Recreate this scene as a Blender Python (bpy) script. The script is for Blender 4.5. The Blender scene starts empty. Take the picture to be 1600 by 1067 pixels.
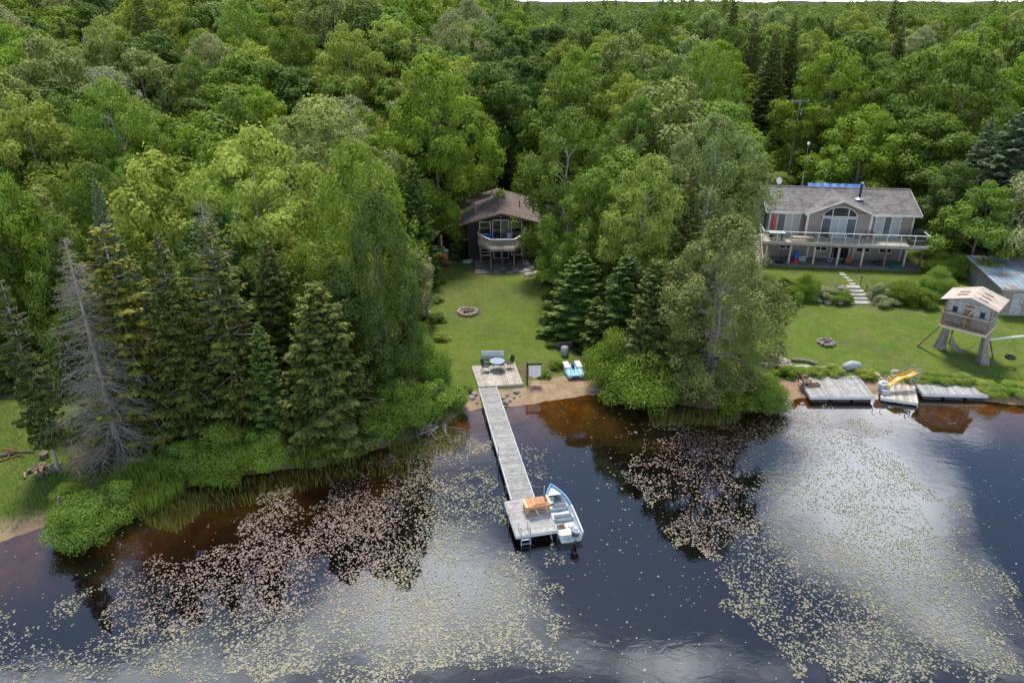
import bpy, math, random
import numpy as np
from mathutils import Vector, Matrix
R = math.radians
rng = np.random.default_rng(7)
random.seed(7)
scene = bpy.context.scene
COL = scene.collection

# ------------------------------------------------------------------ camera
FPX, CX, CY, CH, PITCH = 1160.0, 800.0, 533.5, 26.0, R(24.9)
cam = bpy.data.cameras.new('camera'); camo = bpy.data.objects.new('camera', cam); COL.objects.link(camo)
cam.sensor_width = 36; cam.lens = FPX / 1600 * 36; cam.clip_start = 0.5; cam.clip_end = 6000
camo.location = (0, 0, CH); camo.rotation_euler = (math.pi/2 - PITCH, 0, 0)
scene.camera = camo

# ------------------------------------------------------------------ light
SUN_EL, SUN_AZ = R(64), R(-8)        # azimuth clockwise from +Y (up the hill)
sun = bpy.data.lights.new('sun', 'SUN'); suno = bpy.data.objects.new('sun', sun); COL.objects.link(suno)
sun.energy = 2.0; sun.angle = R(14); sun.color = (1.0, 0.95, 0.86)
sd = Vector((math.sin(SUN_AZ)*math.cos(SUN_EL), math.cos(SUN_AZ)*math.cos(SUN_EL), math.sin(SUN_EL)))
suno.rotation_euler = (-sd).to_track_quat('-Z', 'Y').to_euler(); suno.location = sd*200
scene.view_settings.view_transform = 'Standard'; scene.view_settings.look = 'None'
scene.view_settings.exposure = 1.06; scene.view_settings.gamma = 1
scene.cycles.max_bounces = 6; scene.cycles.transparent_max_bounces = 8
scene.cycles.diffuse_bounces = 3; scene.cycles.glossy_bounces = 3; scene.cycles.transmission_bounces = 3

world = bpy.data.worlds.new('World'); scene.world = world; world.use_nodes = True
wt = world.node_tree; wt.nodes.clear()
def WN(t, **k):
    n = wt.nodes.new(t)
    for a, b in k.items(): setattr(n, a, b)
    return n
def wmath(op, a, b=None, c=None, clamp=False):
    n = WN('ShaderNodeMath', operation=op); n.use_clamp = clamp
    for i, v in enumerate((a, b, c)):
        if v is None: continue
        if isinstance(v, (int, float)): n.inputs[i].default_value = v
        else: wt.links.new(v, n.inputs[i])
    return n.outputs[0]
sky = WN('ShaderNodeTexSky', sky_type='NISHITA'); sky.sun_disc = False
sky.sun_elevation = SUN_EL; sky.sun_rotation = SUN_AZ; sky.air_density = 1.0; sky.dust_density = 0.6
tc = WN('ShaderNodeTexCoord'); sx = WN('ShaderNodeSeparateXYZ'); wt.links.new(tc.outputs['Generated'], sx.inputs[0])
zc = wmath('MAXIMUM', sx.outputs[2], 0.04)
U = wmath('DIVIDE', sx.outputs[0], zc); V = wmath('DIVIDE', sx.outputs[1], zc)
cmb = WN('ShaderNodeCombineXYZ'); wt.links.new(U, cmb.inputs[0]); wt.links.new(V, cmb.inputs[1])
nz = WN('ShaderNodeTexNoise'); nz.inputs['Scale'].default_value = 1.7; nz.inputs['Detail'].default_value = 7; nz.inputs['Roughness'].default_value = 0.55
nz.inputs['Distortion'].default_value = 0.5
wt.links.new(cmb.outputs[0], nz.inputs['Vector'])
acc = wmath('MULTIPLY', wmath('SUBTRACT', nz.outputs[0], 0.5), 3.0)
# (u, v, radius u, radius v, weight): banks of cloud and gaps of blue in the sky over the far shore
CL = [(0.90, 1.50, .30, .26, .62), (0.72, 1.15, .24, .28, .7), (0.66, .90, .25, .18, .5),
      (-.16, 1.08, .28, .17, 1.0), (-.66, .84, .34, .12, .95), (-.35, .95, .2, .08, .25), (.26, .88, .2, .07, .7), (-.2, 1.55, .18, .25, .45), (.05,.84,.12,.05,-.4),
      (0.25, 1.2, .17, .17, -1.0), (1.2, 1.2, .25, .3, -.6), (-1.0, 1.35, .3, .3, -.4), (-.42, 1.22, .3, .14, -.7), (-.85, 1.05, .25, .1, -.5)]
for (u, v, ru, rv, w) in CL:
    a = wmath('POWER', wmath('DIVIDE', wmath('SUBTRACT', U, u), ru), 2)
    # POWER of a negative base by 2 is fine
    b = wmath('POWER', wmath('DIVIDE', wmath('SUBTRACT', V, v), rv), 2)
    e = wmath('EXPONENT', wmath('MULTIPLY', wmath('ADD', a, b), -1.0))
    acc = wmath('ADD', acc, wmath('MULTIPLY', e, w))
# the far sky near the horizon is mostly overcast
hz = wmath('SUBTRACT', 1.0, wmath('MULTIPLY', sx.outputs[2], 4.5), clamp=True)
acc = wmath('ADD', acc, wmath('MULTIPLY', hz, 0.8))
mr = WN('ShaderNodeMapRange', interpolation_type='SMOOTHSTEP'); mr.inputs['From Min'].default_value = 0.2; mr.inputs['From Max'].default_value = 0.95
wt.links.new(acc, mr.inputs['Value'])
bg1 = WN('ShaderNodeBackground'); bg1.inputs['Strength'].default_value = 0.10; wt.links.new(sky.outputs[0], bg1.inputs[0])
bg2 = WN('ShaderNodeBackground'); bg2.inputs['Color'].default_value = (0.96, 0.98, 1.0, 1); bg2.inputs['Strength'].default_value = 2.7
mx = WN('ShaderNodeMixShader'); wo = WN('ShaderNodeOutputWorld')
wt.links.new(mr.outputs[0], mx.inputs[0]); wt.links.new(bg1.outputs[0], mx.inputs[1]); wt.links.new(bg2.outputs[0], mx.inputs[2]); wt.links.new(mx.outputs[0], wo.inputs[0])

# ------------------------------------------------------------------ pixel -> place
CT, ST = math.cos(PITCH), math.sin(PITCH)
def ray(x, y):
    a = (x-CX)/FPX; b = -(y-CY)/FPX
    return Vector((a, CT + b*ST, -ST + b*CT))
def P(x, y, z=0.0):
    d = ray(x, y); t = (z-CH)/d.z
    return Vector((d.x*t, d.y*t, z))
def proj(X, Y, Z):
    dz = Z-CH
    zc_ = Y*CT - dz*ST
    return CX + FPX*X/zc_, CY - FPX*(Y*ST + dz*CT)/zc_

# ------------------------------------------------------------------ terrain
shore_px = [(-500, 905), (-200, 870), (-60, 850), (0, 846), (60, 826), (110, 812), (180, 800), (250, 775), (330, 748), (420, 738), (520, 722),
            (580, 705), (640, 690), (690, 668), (720, 645), (760, 636), (800, 635), (835, 631), (880, 623), (920, 617), (960, 616), (1000, 621),
            (1060, 632), (1120, 640), (1180, 638), (1220, 626), (1250, 622), (1330, 617), (1430, 613), (1500, 622), (1600, 634), (1800, 640), (2200, 640)]
shore = [P(x, y) for x, y in shore_px]
SH = np.array([(p.x, p.y) for p in shore])
def sstep(a, b, x):
    t = np.clip((x-a)/(b-a), 0, 1); return t*t*(3-2*t)
def vnoise(X, Y, s, seed=0):
    X = np.asarray(X, float)/s; Y = np.asarray(Y, float)/s
    xi = np.floor(X).astype(np.int64); yi = np.floor(Y).astype(np.int64); xf = X-xi; yf = Y-yi
    def h(i, j):
        n = (i*374761393 + j*668265263 + seed*1442695041) & 0xffffffff
        n = ((n ^ (n >> 13))*1274126177) & 0xffffffff
        return ((n ^ (n >> 16)) & 0xffff)/65535.0
    u = xf*xf*(3-2*xf); v = yf*yf*(3-2*yf)
    return (h(xi, yi)*(1-u)+h(xi+1, yi)*u)*(1-v) + (h(xi, yi+1)*(1-u)+h(xi+1, yi+1)*u)*v
def sdist(X, Y):
    X = np.asarray(X, float); Y = np.asarray(Y, float)
    best = np.full(X.shape, 1e9)
    for i in range(len(SH)-1):
        ax, ay = SH[i]; bx, by = SH[i+1]; ex, ey = bx-ax, by-ay
        t = np.clip(((X-ax)*ex+(Y-ay)*ey)/(ex*ex+ey*ey), 0, 1)
        best = np.minimum(best, np.hypot(X-ax-t*ex, Y-ay-t*ey))
    ys = np.interp(X, SH[:, 0], SH[:, 1])
    return np.where(Y > ys, best, -best)
def hfun(X, Y):
    X = np.asarray(X, float); Y = np.asarray(Y, float)
    d = sdist(X, Y)
    dn = d + (vnoise(X, Y, 1.3, 3)-0.5)*0.5*np.exp(-np.abs(d)/4)
    land = 0.42*(1-np.exp(-np.clip(dn, 0, 50)/1.1)) + 0.05*np.clip(dn, 0, 1.5)
    # middle lawn and general slope to the cottage
    mid = 1.0*sstep(48, 70, Y) + 0.35*sstep(60, 72, Y)*0
    rgt = 0.75*sstep(48, 61, Y) + 1.0*sstep(61.2, 64.6, Y)
    lf = 0.7*sstep(44, 70, Y)
    wr = sstep(13, 19, X); wl = sstep(-8, -16, X)
    slope = mid*(1-wr)*(1-wl) + rgt*wr + lf*wl
    # hillside
    s_l = 0.17; s_m = 0.031
    ws = sstep(18, -35, X)
    far = np.clip(Y-84, 0, None)
    hill_l = s_l*np.minimum(far, 210) - 0.004*np.clip(far-210, 0, 400)
    hill_m = s_m*np.minimum(far, 130) + 0.004*np.clip(far-130, 0, 250)
    hill = hill_l*ws + hill_m*(1-ws)
    hill = hill*sstep(84, 110, Y)
    bump = (vnoise(X, Y, 23, 5)-0.5)*2.2*sstep(85, 120, Y) + (vnoise(X, Y, 60, 6)-0.5)*5*sstep(110, 200, Y) + (vnoise(X, Y, 85, 8)-0.45)*9*sstep(260, 420, Y)
    small = (vnoise(X, Y, 2.1, 9)-0.5)*0.07*sstep(0, 2, d)
    z = np.where(d > 0, land*1.0 + slope*sstep(0, 3, d) + hill + bump + small, np.where(dn > 0, 0.02, 0))
    zb = -0.22*np.clip(-d, 0, 3) - 0.12*np.clip(-d-3, 0, 8) - 0.02
    z = np.where(d > 0, z, zb)
    pw = sstep(6.0, 4.4, np.abs(X+1.3))*sstep(66.5, 68.8, Y)*sstep(86.5, 83, Y); z = np.where(d > 0, z*(1-pw)+1.17*pw, z)
    # hidden pond bay at far left
    pd = np.hypot((X+41)/6.5, (Y-50.5)/3.8)
    z = np.where(d > 0, z - 1.1*sstep(1.15, 0.8, pd), z)
    return z
def H(x, y): return float(hfun(np.array([x]), np.array([y]))[0])
def G(x, y):
    d = ray(x, y); lo, hi = 15.0, None
    ts = np.concatenate([np.arange(20, 110, 0.5), np.arange(110, 700, 4)])
    px, py, pz = d.x*ts, d.y*ts, CH+d.z*ts
    hh = np.maximum(hfun(px, py), 0)
    k = np.argmax(pz < hh)
    if not (pz < hh).any(): k = len(ts)-1
    a, b = ts[max(k-1, 0)], ts[k]
    for _ in range(14):
        m = (a+b)/2
        if CH+d.z*m < max(H(d.x*m, d.y*m), 0): b = m
        else: a = m
    return Vector((d.x*b, d.y*b, max(H(d.x*b, d.y*b), 0)))

# ------------------------------------------------------------------ materials
def new_mat(name):
    m = bpy.data.materials.new(name); m.use_nodes = True
    nt = m.node_tree; nt.nodes.clear(); return m, nt
def N(nt, t, **k):
    n = nt.nodes.new(t)
    for a, b in k.items(): setattr(n, a, b)
    return n
def mat(name, col, rough=0.7, var=0.25, scale=3.0, bump=0.0, metal=0.0, spec=0.4, tint=True, stretch=(1, 1, 1), col2=None, thresh=None, soft=.1):
    """noise-varied principled; per-face 'tint' attribute multiplies; col2 = second colour in patches"""
    m, nt = new_mat(name); L = nt.links.new
    out = N(nt, 'ShaderNodeOutputMaterial'); b = N(nt, 'ShaderNodeBsdfPrincipled'); L(b.outputs[0], out.inputs[0])
    b.inputs['Roughness'].default_value = rough; b.inputs['Metallic'].default_value = metal; b.inputs['Specular IOR Level'].default_value = spec
    t = N(nt, 'ShaderNodeTexCoord'); mp = N(nt, 'ShaderNodeMapping'); mp.inputs['Scale'].default_value = stretch
    L(t.outputs['Object'], mp.inputs[0])
    n1 = N(nt, 'ShaderNodeTexNoise'); n1.inputs['Scale'].default_value = scale; n1.inputs['Detail'].default_value = 6; L(mp.outputs[0], n1.inputs['Vector'])
    r = N(nt, 'ShaderNodeMapRange'); r.inputs['From Min'].default_value = .3; r.inputs['From Max'].default_value = .7
    r.inputs['To Min'].default_value = 1-var; r.inputs['To Max'].default_value = 1+var; L(n1.outputs[0], r.inputs[0])
    at = N(nt, 'ShaderNodeAttribute', attribute_name='tint')
    mu = N(nt, 'ShaderNodeMath', operation='MULTIPLY'); L(r.outputs[0], mu.inputs[0])
    if tint: L(at.outputs['Fac'], mu.inputs[1])
    else: mu.inputs[1].default_value = 1
    base = None
    if col2 is not None:
        n2 = N(nt, 'ShaderNodeTexNoise'); n2.inputs['Scale'].default_value = scale*.4; n2.inputs['Detail'].default_value = 8; n2.inputs['Roughness'].default_value = .65
        L(mp.outputs[0], n2.inputs['Vector'])
        rr = N(nt, 'ShaderNodeMapRange'); rr.inputs['From Min'].default_value = (thresh or .5)-soft; rr.inputs['From Max'].default_value = (thresh or .5)+soft; L(n2.outputs[0], rr.inputs[0])
        mxn = N(nt, 'ShaderNodeMix', data_type='RGBA'); mxn.inputs[6].default_value = (*col, 1); mxn.inputs[7].default_value = (*col2, 1); L(rr.outputs[0], mxn.inputs[0])
        base = mxn.outputs[2]
    vm = N(nt, 'ShaderNodeVectorMath', operation='SCALE'); L(mu.outputs[0], vm.inputs['Scale'])
    if base: L(base, vm.inputs[0])
    else: vm.inputs[0].default_value = col
    L(vm.outputs[0], b.inputs['Base Color'])
    if bump:
        bn = N(nt, 'ShaderNodeBump'); bn.inputs['Strength'].default_value = bump; bn.inputs['Distance'].default_value = .05; L(n1.outputs[0], bn.inputs['Height']); L(bn.outputs[0], b.inputs['Normal'])
    return m
def leaf_mat(name, dark, light, trans=0.3, objvar=0.25, warm=(1.12, 1.02, .75)):
    def soft(c): l = .3*c[0]+.6*c[1]+.1*c[2]; return tuple((v*.9+l*.1)*w for v, w in zip(c, (1.30, 1.19, .88)))
    dark, light = soft(dark), soft(light)
    m, nt = new_mat(name); L = nt.links.new
    out = N(nt, 'ShaderNodeOutputMaterial')
    at = N(nt, 'ShaderNodeAttribute', attribute_name='tint')
    mixc = N(nt, 'ShaderNodeMix', data_type='RGBA'); mixc.inputs[6].default_value = (*dark, 1); mixc.inputs[7].default_value = (*light, 1); L(at.outputs['Fac'], mixc.inputs[0])
    oi = N(nt, 'ShaderNodeObjectInfo')
    mr = N(nt, 'ShaderNodeMapRange'); mr.inputs['To Min'].default_value = 1-objvar; mr.inputs['To Max'].default_value = 1+objvar; L(oi.outputs['Random'], mr.inputs[0])
    vs = N(nt, 'ShaderNodeVectorMath', operation='SCALE'); L(mixc.outputs[2], vs.inputs[0]); L(mr.outputs[0], vs.inputs['Scale'])
    # hue shift by another hash of the random number
    h1 = N(nt, 'ShaderNodeMath', operation='MULTIPLY'); h1.inputs[1].default_value = 7.31; L(oi.outputs['Random'], h1.inputs[0])
    h2 = N(nt, 'ShaderNodeMath', operation='FRACT'); L(h1.outputs[0], h2.inputs[0])
    m2 = N(nt, 'ShaderNodeMix', data_type='RGBA', blend_type='MULTIPLY'); L(h2.outputs[0], m2.inputs[0]); L(vs.outputs[0], m2.inputs[6]); m2.inputs[7].default_value = (*warm, 1)
    d = N(nt, 'ShaderNodeBsdfDiffuse'); tr = N(nt, 'ShaderNodeBsdfTranslucent'); gl = N(nt, 'ShaderNodeBsdfGlossy'); gl.inputs['Roughness'].default_value = .5
    gl.inputs['Color'].default_value = (.7, .75, .8, 1)
    L(m2.outputs[2], d.inputs[0]); L(m2.outputs[2], tr.inputs[0])
    ms = N(nt, 'ShaderNodeMixShader'); ms.inputs[0].default_value = trans; L(d.outputs[0], ms.inputs[1]); L(tr.outputs[0], ms.inputs[2])
    mg = N(nt, 'ShaderNodeMixShader'); mg.inputs[0].default_value = .015; L(ms.outputs[0], mg.inputs[1]); L(gl.outputs[0], mg.inputs[2])
    L(mg.outputs[0], out.inputs[0]); return m
M = {}
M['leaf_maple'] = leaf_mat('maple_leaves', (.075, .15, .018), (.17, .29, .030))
M['leaf_bright'] = leaf_mat('bright_maple_leaves', (.11, .22, .014), (.23, .37, .022), .35, .12, (1.08, 1, .8))
M['leaf_pale'] = leaf_mat('poplar_leaves', (.14, .22, .075), (.28, .38, .15), .3, .2, (1.1, 1.0, .75))
M['leaf_yellow'] = leaf_mat('ash_leaves', (.16, .25, .035), (.32, .42, .075), .35, .15, (1.1, 1.02, .8))
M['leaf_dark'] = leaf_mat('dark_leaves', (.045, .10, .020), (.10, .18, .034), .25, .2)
M['leaf_silver'] = leaf_mat('willow_leaves', (.17, .24, .13), (.33, .40, .26), .25, .1)
M['leaf_shrub'] = leaf_mat('shrub_leaves', (.10, .20, .022), (.20, .34, .05), .3, .18)
M['needle'] = leaf_mat('spruce_needles', (.055, .090, .024), (.155, .205, .052), .1, .25)
M['needle_blue'] = leaf_mat('blue_spruce_needles', (.06, .11, .075), (.14, .21, .15), .1, .15)
M['needle_fir'] = leaf_mat('fir_needles', (.045, .105, .020), (.14, .235, .045), .12, .2)
M['needle_yellow'] = leaf_mat('old_fir_needles', (.075, .10, .018), (.22, .25, .04), .12, .1)
M['cedar'] = leaf_mat('cedar_sprays', (.095, .135, .035), (.20, .25, .075), .15, .12)
M['needle_dead'] = leaf_mat('dead_needles', (.07, .035, .022), (.16, .085, .055), .1, .1)
M['reed'] = leaf_mat('reed_blades', (.11, .20, .03), (.22, .36, .06), .3, .1)
M['reed_brown'] = leaf_mat('marsh_blades', (.10, .12, .03), (.24, .27, .07), .2, .1)
M['bark'] = mat('bark', (.16, .13, .105), .9, .35, 6, .6, stretch=(1, 1, .2))
M['bark_grey'] = mat('bark_grey', (.34, .31, .29), .9, .3, 5, .4)
M['bark_birch'] = mat('birch_bark', (.5, .48, .43), .8, .3, 5, .3, stretch=(1, 1, 3))
M['dead_wood'] = mat('weathered_dead_wood', (.25, .22, .185), .9, .25, 4, .2)
M['deck_grey'] = mat('weathered_planks', (.40, .385, .36), .85, .22, 4, .2, stretch=(1, 1, 1), col2=(.30, .29, .27), thresh=.5, soft=.15)
M['deck_tan'] = mat('tan_planks', (.58, .49, .38), .8, .15, 3, .15)
M['deck_shore'] = mat('shore_planks', (.56, .49, .40), .85, .18, 3, .15, col2=(.42, .37, .31), thresh=.52, soft=.15)
M['wood_brown'] = mat('brown_timber', (.24, .155, .10), .8, .25, 5, .2)
M['wood_orange'] = mat('orange_stained_wood', (.62, .25, .09), .55, .12, 6, .1)
M['wood_light'] = mat('light_pine', (.78, .52, .27), .6, .12, 6, .1)
M['wood_dark'] = mat('dark_stained_siding', (.030, .022, .020), .75, .3, 5, .1)
M['white'] = mat('white_paint', (.74, .74, .72), .5, .07, 5)
M['offwhite'] = mat('white_trim', (.62, .61, .58), .6, .1, 4)
M['black'] = mat('black_metal', (.018, .018, .02), .45, .2, 5)
M['grey_metal'] = mat('galvanised_metal', (.42, .43, .44), .38, .15, 4, 0, .8)
M['alu'] = mat('aluminium', (.62, .64, .67), .35, .1, 4, 0, .6)
M['charcoal'] = mat('charcoal_mesh', (.05, .055, .055), .7, .2, 8)
M['blue'] = mat('blue_plastic', (.03, .12, .55), .4, .1, 4)
M['tarp'] = mat('blue_tarp', (.035, .14, .46), .45, .2, 2, .4)
M['ltblue'] = mat('pale_blue_plastic', (.33, .58, .72), .35, .1, 3)
M['boatblue'] = mat('blue_gunwale_paint', (.13, .36, .55), .4, .15, 4)
M['boatwhite'] = mat('chalky_white_fibreglass', (.60, .64, .66), .45, .12, 3)
M['pad_grey'] = mat('grey_carpet', (.16, .17, .18), .9, .2, 8)
M['red'] = mat('red_canvas', (.55, .035, .035), .7, .15, 4)
M['redwood'] = mat('red_brown_wood', (.20, .07, .045), .7, .2, 6)
M['yellow'] = mat('yellow_plastic', (.64, .42, .06), .35, .06, 3)
M['orange'] = mat('orange_plastic', (.72, .16, .04), .45, .1, 3)
M['maroon'] = mat('faded_red_plastic', (.24, .075, .055), .5, .15, 3)
M['green_pl'] = mat('green_plastic', (.02, .20, .12), .5, .1, 3)
M['trunk_grey'] = mat('old_trunk_wood', (.25, .225, .205), .9, .35, 4, .6, stretch=(3, 3, .6))
M['rock'] = mat('granite', (.36, .32, .285), .9, .35, 5, .5, col2=(.24, .215, .195), thresh=.5)
M['rock_pink'] = mat('pink_granite', (.50, .39, .31), .9, .25, 4, .5, col2=(.36, .31, .28), thresh=.55)
M['stone_flat'] = mat('flagstone', (.44, .40, .34), .9, .25, 4, .4)
M['concrete'] = mat('concrete', (.30, .255, .215), .9, .2, 2, .2, col2=(.20, .185, .17), thresh=.5)
M['bag'] = mat('grey_white_tarp', (.38, .40, .41), .5, .2, 3, .5)
M['shingle'] = mat('grey_shingles', (.215, .19, .17), .95, .2, 2.4, .3, col2=(.105, .098, .094), thresh=.56, soft=.10)
M['shingle_brown'] = mat('brown_shingles', (.175, .13, .108), .95, .2, 3, .3, col2=(.12, .09, .075), thresh=.54, soft=.12)
M['siding_grey'] = mat('grey_siding', (.29, .25, .215), .7, .1, 3)
M['siding_lap'] = mat('weathered_white_clapboard', (.38, .385, .385), .8, .28, 4)
M['gable_brown'] = mat('tan_gable_siding', (.235, .155, .11), .75, .12, 3)
M['cedar_roof'] = mat('bare_plywood_roof', (.52, .42, .34), .85, .15, 3, .1)
M['shed_wall'] = mat('beige_shed_boards', (.30, .28, .235), .85, .15, 3)
M['shed_roof'] = mat('rusting_sheet_metal', (.33, .40, .47), .45, .12, 2.2, .1, .35, col2=(.36, .20, .13), thresh=.545, soft=.04)
M['curtain'] = mat('pale_curtain', (.50, .52, .52), .8, .12, 5)
M['rope'] = mat('rope', (.45, .42, .36), .9, .2, 8)
M['dirt'] = mat('dirt', (.2, .15, .1), 1, .3, 4, .4)
M['woodchip'] = mat('split_wood', (.42, .27, .17), .85, .3, 6, .2)
def glass(name, col=(.02, .025, .03), rough=.04):
    m, nt = new_mat(name); L = nt.links.new
    out = N(nt, 'ShaderNodeOutputMaterial'); d = N(nt, 'ShaderNodeBsdfPrincipled'); L(d.outputs[0], out.inputs[0])
    d.inputs['Base Color'].default_value = (*col, 1); d.inputs['Roughness'].default_value = rough; d.inputs['Specular IOR Level'].default_value = .8
    return m
M['glass'] = glass('dark_window_glass')
M['glass_mid'] = glass('screen_glass', (.09, .105, .115), .15)
M['glass_lit'] = glass('curtained_glass', (.36, .40, .40), .12)
M['table_glass'] = glass('frosted_table_glass', (.34, .42, .46), .12)
def panelglass():
    m, nt = new_mat('clear_railing_glass'); L = nt.links.new
    out = N(nt, 'ShaderNodeOutputMaterial'); t = N(nt, 'ShaderNodeBsdfTransparent'); g = N(nt, 'ShaderNodeBsdfGlossy'); g.inputs['Roughness'].default_value = .03
    t.inputs[0].default_value = (.93, .95, .95, 1)
    lw = N(nt, 'ShaderNodeFresnel'); lw.inputs[0].default_value = 1.45
    ms = N(nt, 'ShaderNodeMixShader'); L(lw.outputs[0], ms.inputs[0]); L(t.outputs[0], ms.inputs[1]); L(g.outputs[0], ms.inputs[2]); L(ms.outputs[0], out.inputs[0])
    return m
M['clear'] = panelglass()

# ------------------------------------------------------------------ object helpers
def tag(o, label=None, cat=None, group=None, kind=None):
    if label: o['label'] = label
    if cat: o['category'] = cat
    if group: o['group'] = group
    if kind: o['kind'] = kind
    return o
def empty(name, loc, rz=0.0, label=None, cat=None, group=None):
    o = bpy.data.objects.new(name, None); COL.objects.link(o); o.location = loc; o.rotation_euler = (0, 0, rz); o.empty_display_size = .2
    return tag(o, label, cat, group)
def link_mesh(name, me, m, parent=None):
    o = bpy.data.objects.new(name, me); COL.objects.link(o)
    if m is not None and not me.materials: me.materials.append(m)
    if parent is not None: o.parent = parent
    return o
def np_mesh(name, V_, F_, tint=None, smooth=False):
    me = bpy.data.meshes.new(name); V_ = np.asarray(V_, np.float32); F_ = np.asarray(F_, np.int32); k = F_.shape[1]
    me.vertices.add(len(V_)); me.vertices.foreach_set('co', V_.ravel())
    me.loops.add(F_.size); me.loops.foreach_set('vertex_index', F_.ravel())
    me.polygons.add(len(F_)); me.polygons.foreach_set('loop_start', np.arange(0, F_.size, k, dtype=np.int32))
    me.update(calc_edges=True)
    if tint is not None:
        a = me.attributes.new('tint', 'FLOAT', 'FACE'); a.data.foreach_set('value', np.asarray(tint, np.float32))
    if smooth: me.polygons.foreach_set('use_smooth', np.ones(len(F_), bool))
    return me
class MB:
    def __init__(s): s.v = []; s.f = []; s.t = []; s.cur = 1.0; s.xf = Matrix.Identity(4)
    def add(s, vs, fs, t=None):
        n = len(s.v); s.v += [tuple(s.xf @ Vector(p)) for p in vs]; s.f += [tuple(i+n for i in f) for f in fs]; s.t += [s.cur if t is None else t]*len(fs); return s
    def box(s, x0, x1, y0, y1, z0, z1, t=None, rot=None, top=None):
        vs = [(x0, y0, z0), (x1, y0, z0), (x1, y1, z0), (x0, y1, z0), (x0, y0, z1), (x1, y0, z1), (x1, y1, z1), (x0, y1, z1)]
        if top is not None:  # taper
            cx, cy = (x0+x1)/2, (y0+y1)/2
            vs = vs[:4] + [(cx+(x-cx)*top, cy+(y-cy)*top, z) for x, y, z in vs[4:]]
        if rot is not None:
            c = Vector(((x0+x1)/2, (y0+y1)/2, (z0+z1)/2)); m = rot
            vs = [tuple(c + m @ (Vector(p)-c)) for p in vs]
        return s.add(vs, [(0, 3, 2, 1), (4, 5, 6, 7), (0, 1, 5, 4), (1, 2, 6, 5), (2, 3, 7, 6), (3, 0, 4, 7)], t)
    def beam(s, a, b, w, h=None, t=None):
        """rectangular bar from a to b"""
        a = Vector(a); b = Vector(b); h = h or w; d = (b-a).normalized(); up = Vector((0, 0, 1))
        if abs(d.z) > .95: up = Vector((0, 1, 0))
        x = d.cross(up).normalized()*w/2; y = x.cross(d).normalized()*h/2
        vs = [a-x-y, a+x-y, a+x+y, a-x+y, b-x-y, b+x-y, b+x+y, b-x+y]
        return s.add(vs, [(0, 3, 2, 1), (4, 5, 6, 7), (0, 1, 5, 4), (1, 2, 6, 5), (2, 3, 7, 6), (3, 0, 4, 7)], t)
    def tube(s, pts, rad, n=8, t=None, cap=True):
        pts = [Vector(p) for p in pts]
        if isinstance(rad, (int, float)): rad = [rad]*len(pts)
        vs = []; up = None
        for i, p in enumerate(pts):
            d = (pts[min(i+1, len(pts)-1)]-pts[max(i-1, 0)])
            d = d.normalized() if d.length > 1e-9 else Vector((0, 0, 1))
            if up is None: up = Vector((0, 0, 1)) if abs(d.z) < .9 else Vector((1, 0, 0))
            x = d.cross(up).normalized(); y = x.cross(d).normalized(); up = y
            for k in range(n):
                a = 2*math.pi*k/n; vs.append(p + x*math.cos(a)*rad[i] + y*math.sin(a)*rad[i])
        fs = []
        for i in range(len(pts)-1):
            for k in range(n): fs.append((i*n+k, i*n+(k+1) % n, (i+1)*n+(k+1) % n, (i+1)*n+k))
        if cap: fs.append(tuple(range(n))[::-1]); fs.append(tuple((len(pts)-1)*n+k for k in range(n)))
        return s.add(vs, fs, t)
    def prism(s, poly, z0, z1, t=None):
        n = len(poly); vs = [(x, y, z0) for x, y in poly] + [(x, y, z1) for x, y in poly]
        fs = [tuple(range(n))[::-1], tuple(range(n, 2*n))] + [(k, (k+1) % n, n+(k+1) % n, n+k) for k in range(n)]
        return s.add(vs, fs, t)
    def xprism(s, poly_xz, y0, y1, t=None):
        n = len(poly_xz); vs = [(x, y0, z) for x, z in poly_xz] + [(x, y1, z) for x, z in poly_xz]
        fs = [tuple(range(n)), tuple(range(n, 2*n))[::-1]] + [(k, n+k, n+(k+1) % n, (k+1) % n) for k in range(n)]
        return s.add(vs, fs, t)
    def slab(s, a, b, c, d, th, t=None):
        """four corners, thickened downward along the normal"""
        a, b, c, d = map(Vector, (a, b, c, d)); n = (b-a).cross(d-a).normalized()*th
        vs = [a, b, c, d, a-n, b-n, c-n, d-n]
        return s.add(vs, [(0, 1, 2, 3), (7, 6, 5, 4), (0, 4, 5, 1), (1, 5, 6, 2), (2, 6, 7, 3), (3, 7, 4, 0)], t)
    def sphere(s, c, r, n=10, m=6, sq=(1, 1, 1), jit=0, t=None):
        c = Vector(c); vs = [c+Vector((0, 0, r*sq[2]))]
        for j in range(1, m):
            for k in range(n):
                ph = math.pi*j/m; a = 2*math.pi*k/n; q = r*(1+random.uniform(-jit, jit))
                vs.append(c+Vector((math.sin(ph)*math.cos(a)*q*sq[0], math.sin(ph)*math.sin(a)*q*sq[1], math.cos(ph)*q*sq[2])))
        vs.append(c-Vector((0, 0, r*sq[2]))); fs = []
        for k in range(n): fs.append((0, 1+k, 1+(k+1) % n)); fs.append((len(vs)-1, 1+(m-2)*n+(k+1) % n, 1+(m-2)*n+k))
        for j in range(m-2):
            for k in range(n): fs.append((1+j*n+k, 1+(j+1)*n+k, 1+(j+1)*n+(k+1) % n, 1+j*n+(k+1) % n))
        return s.add(vs, fs, t)
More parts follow.
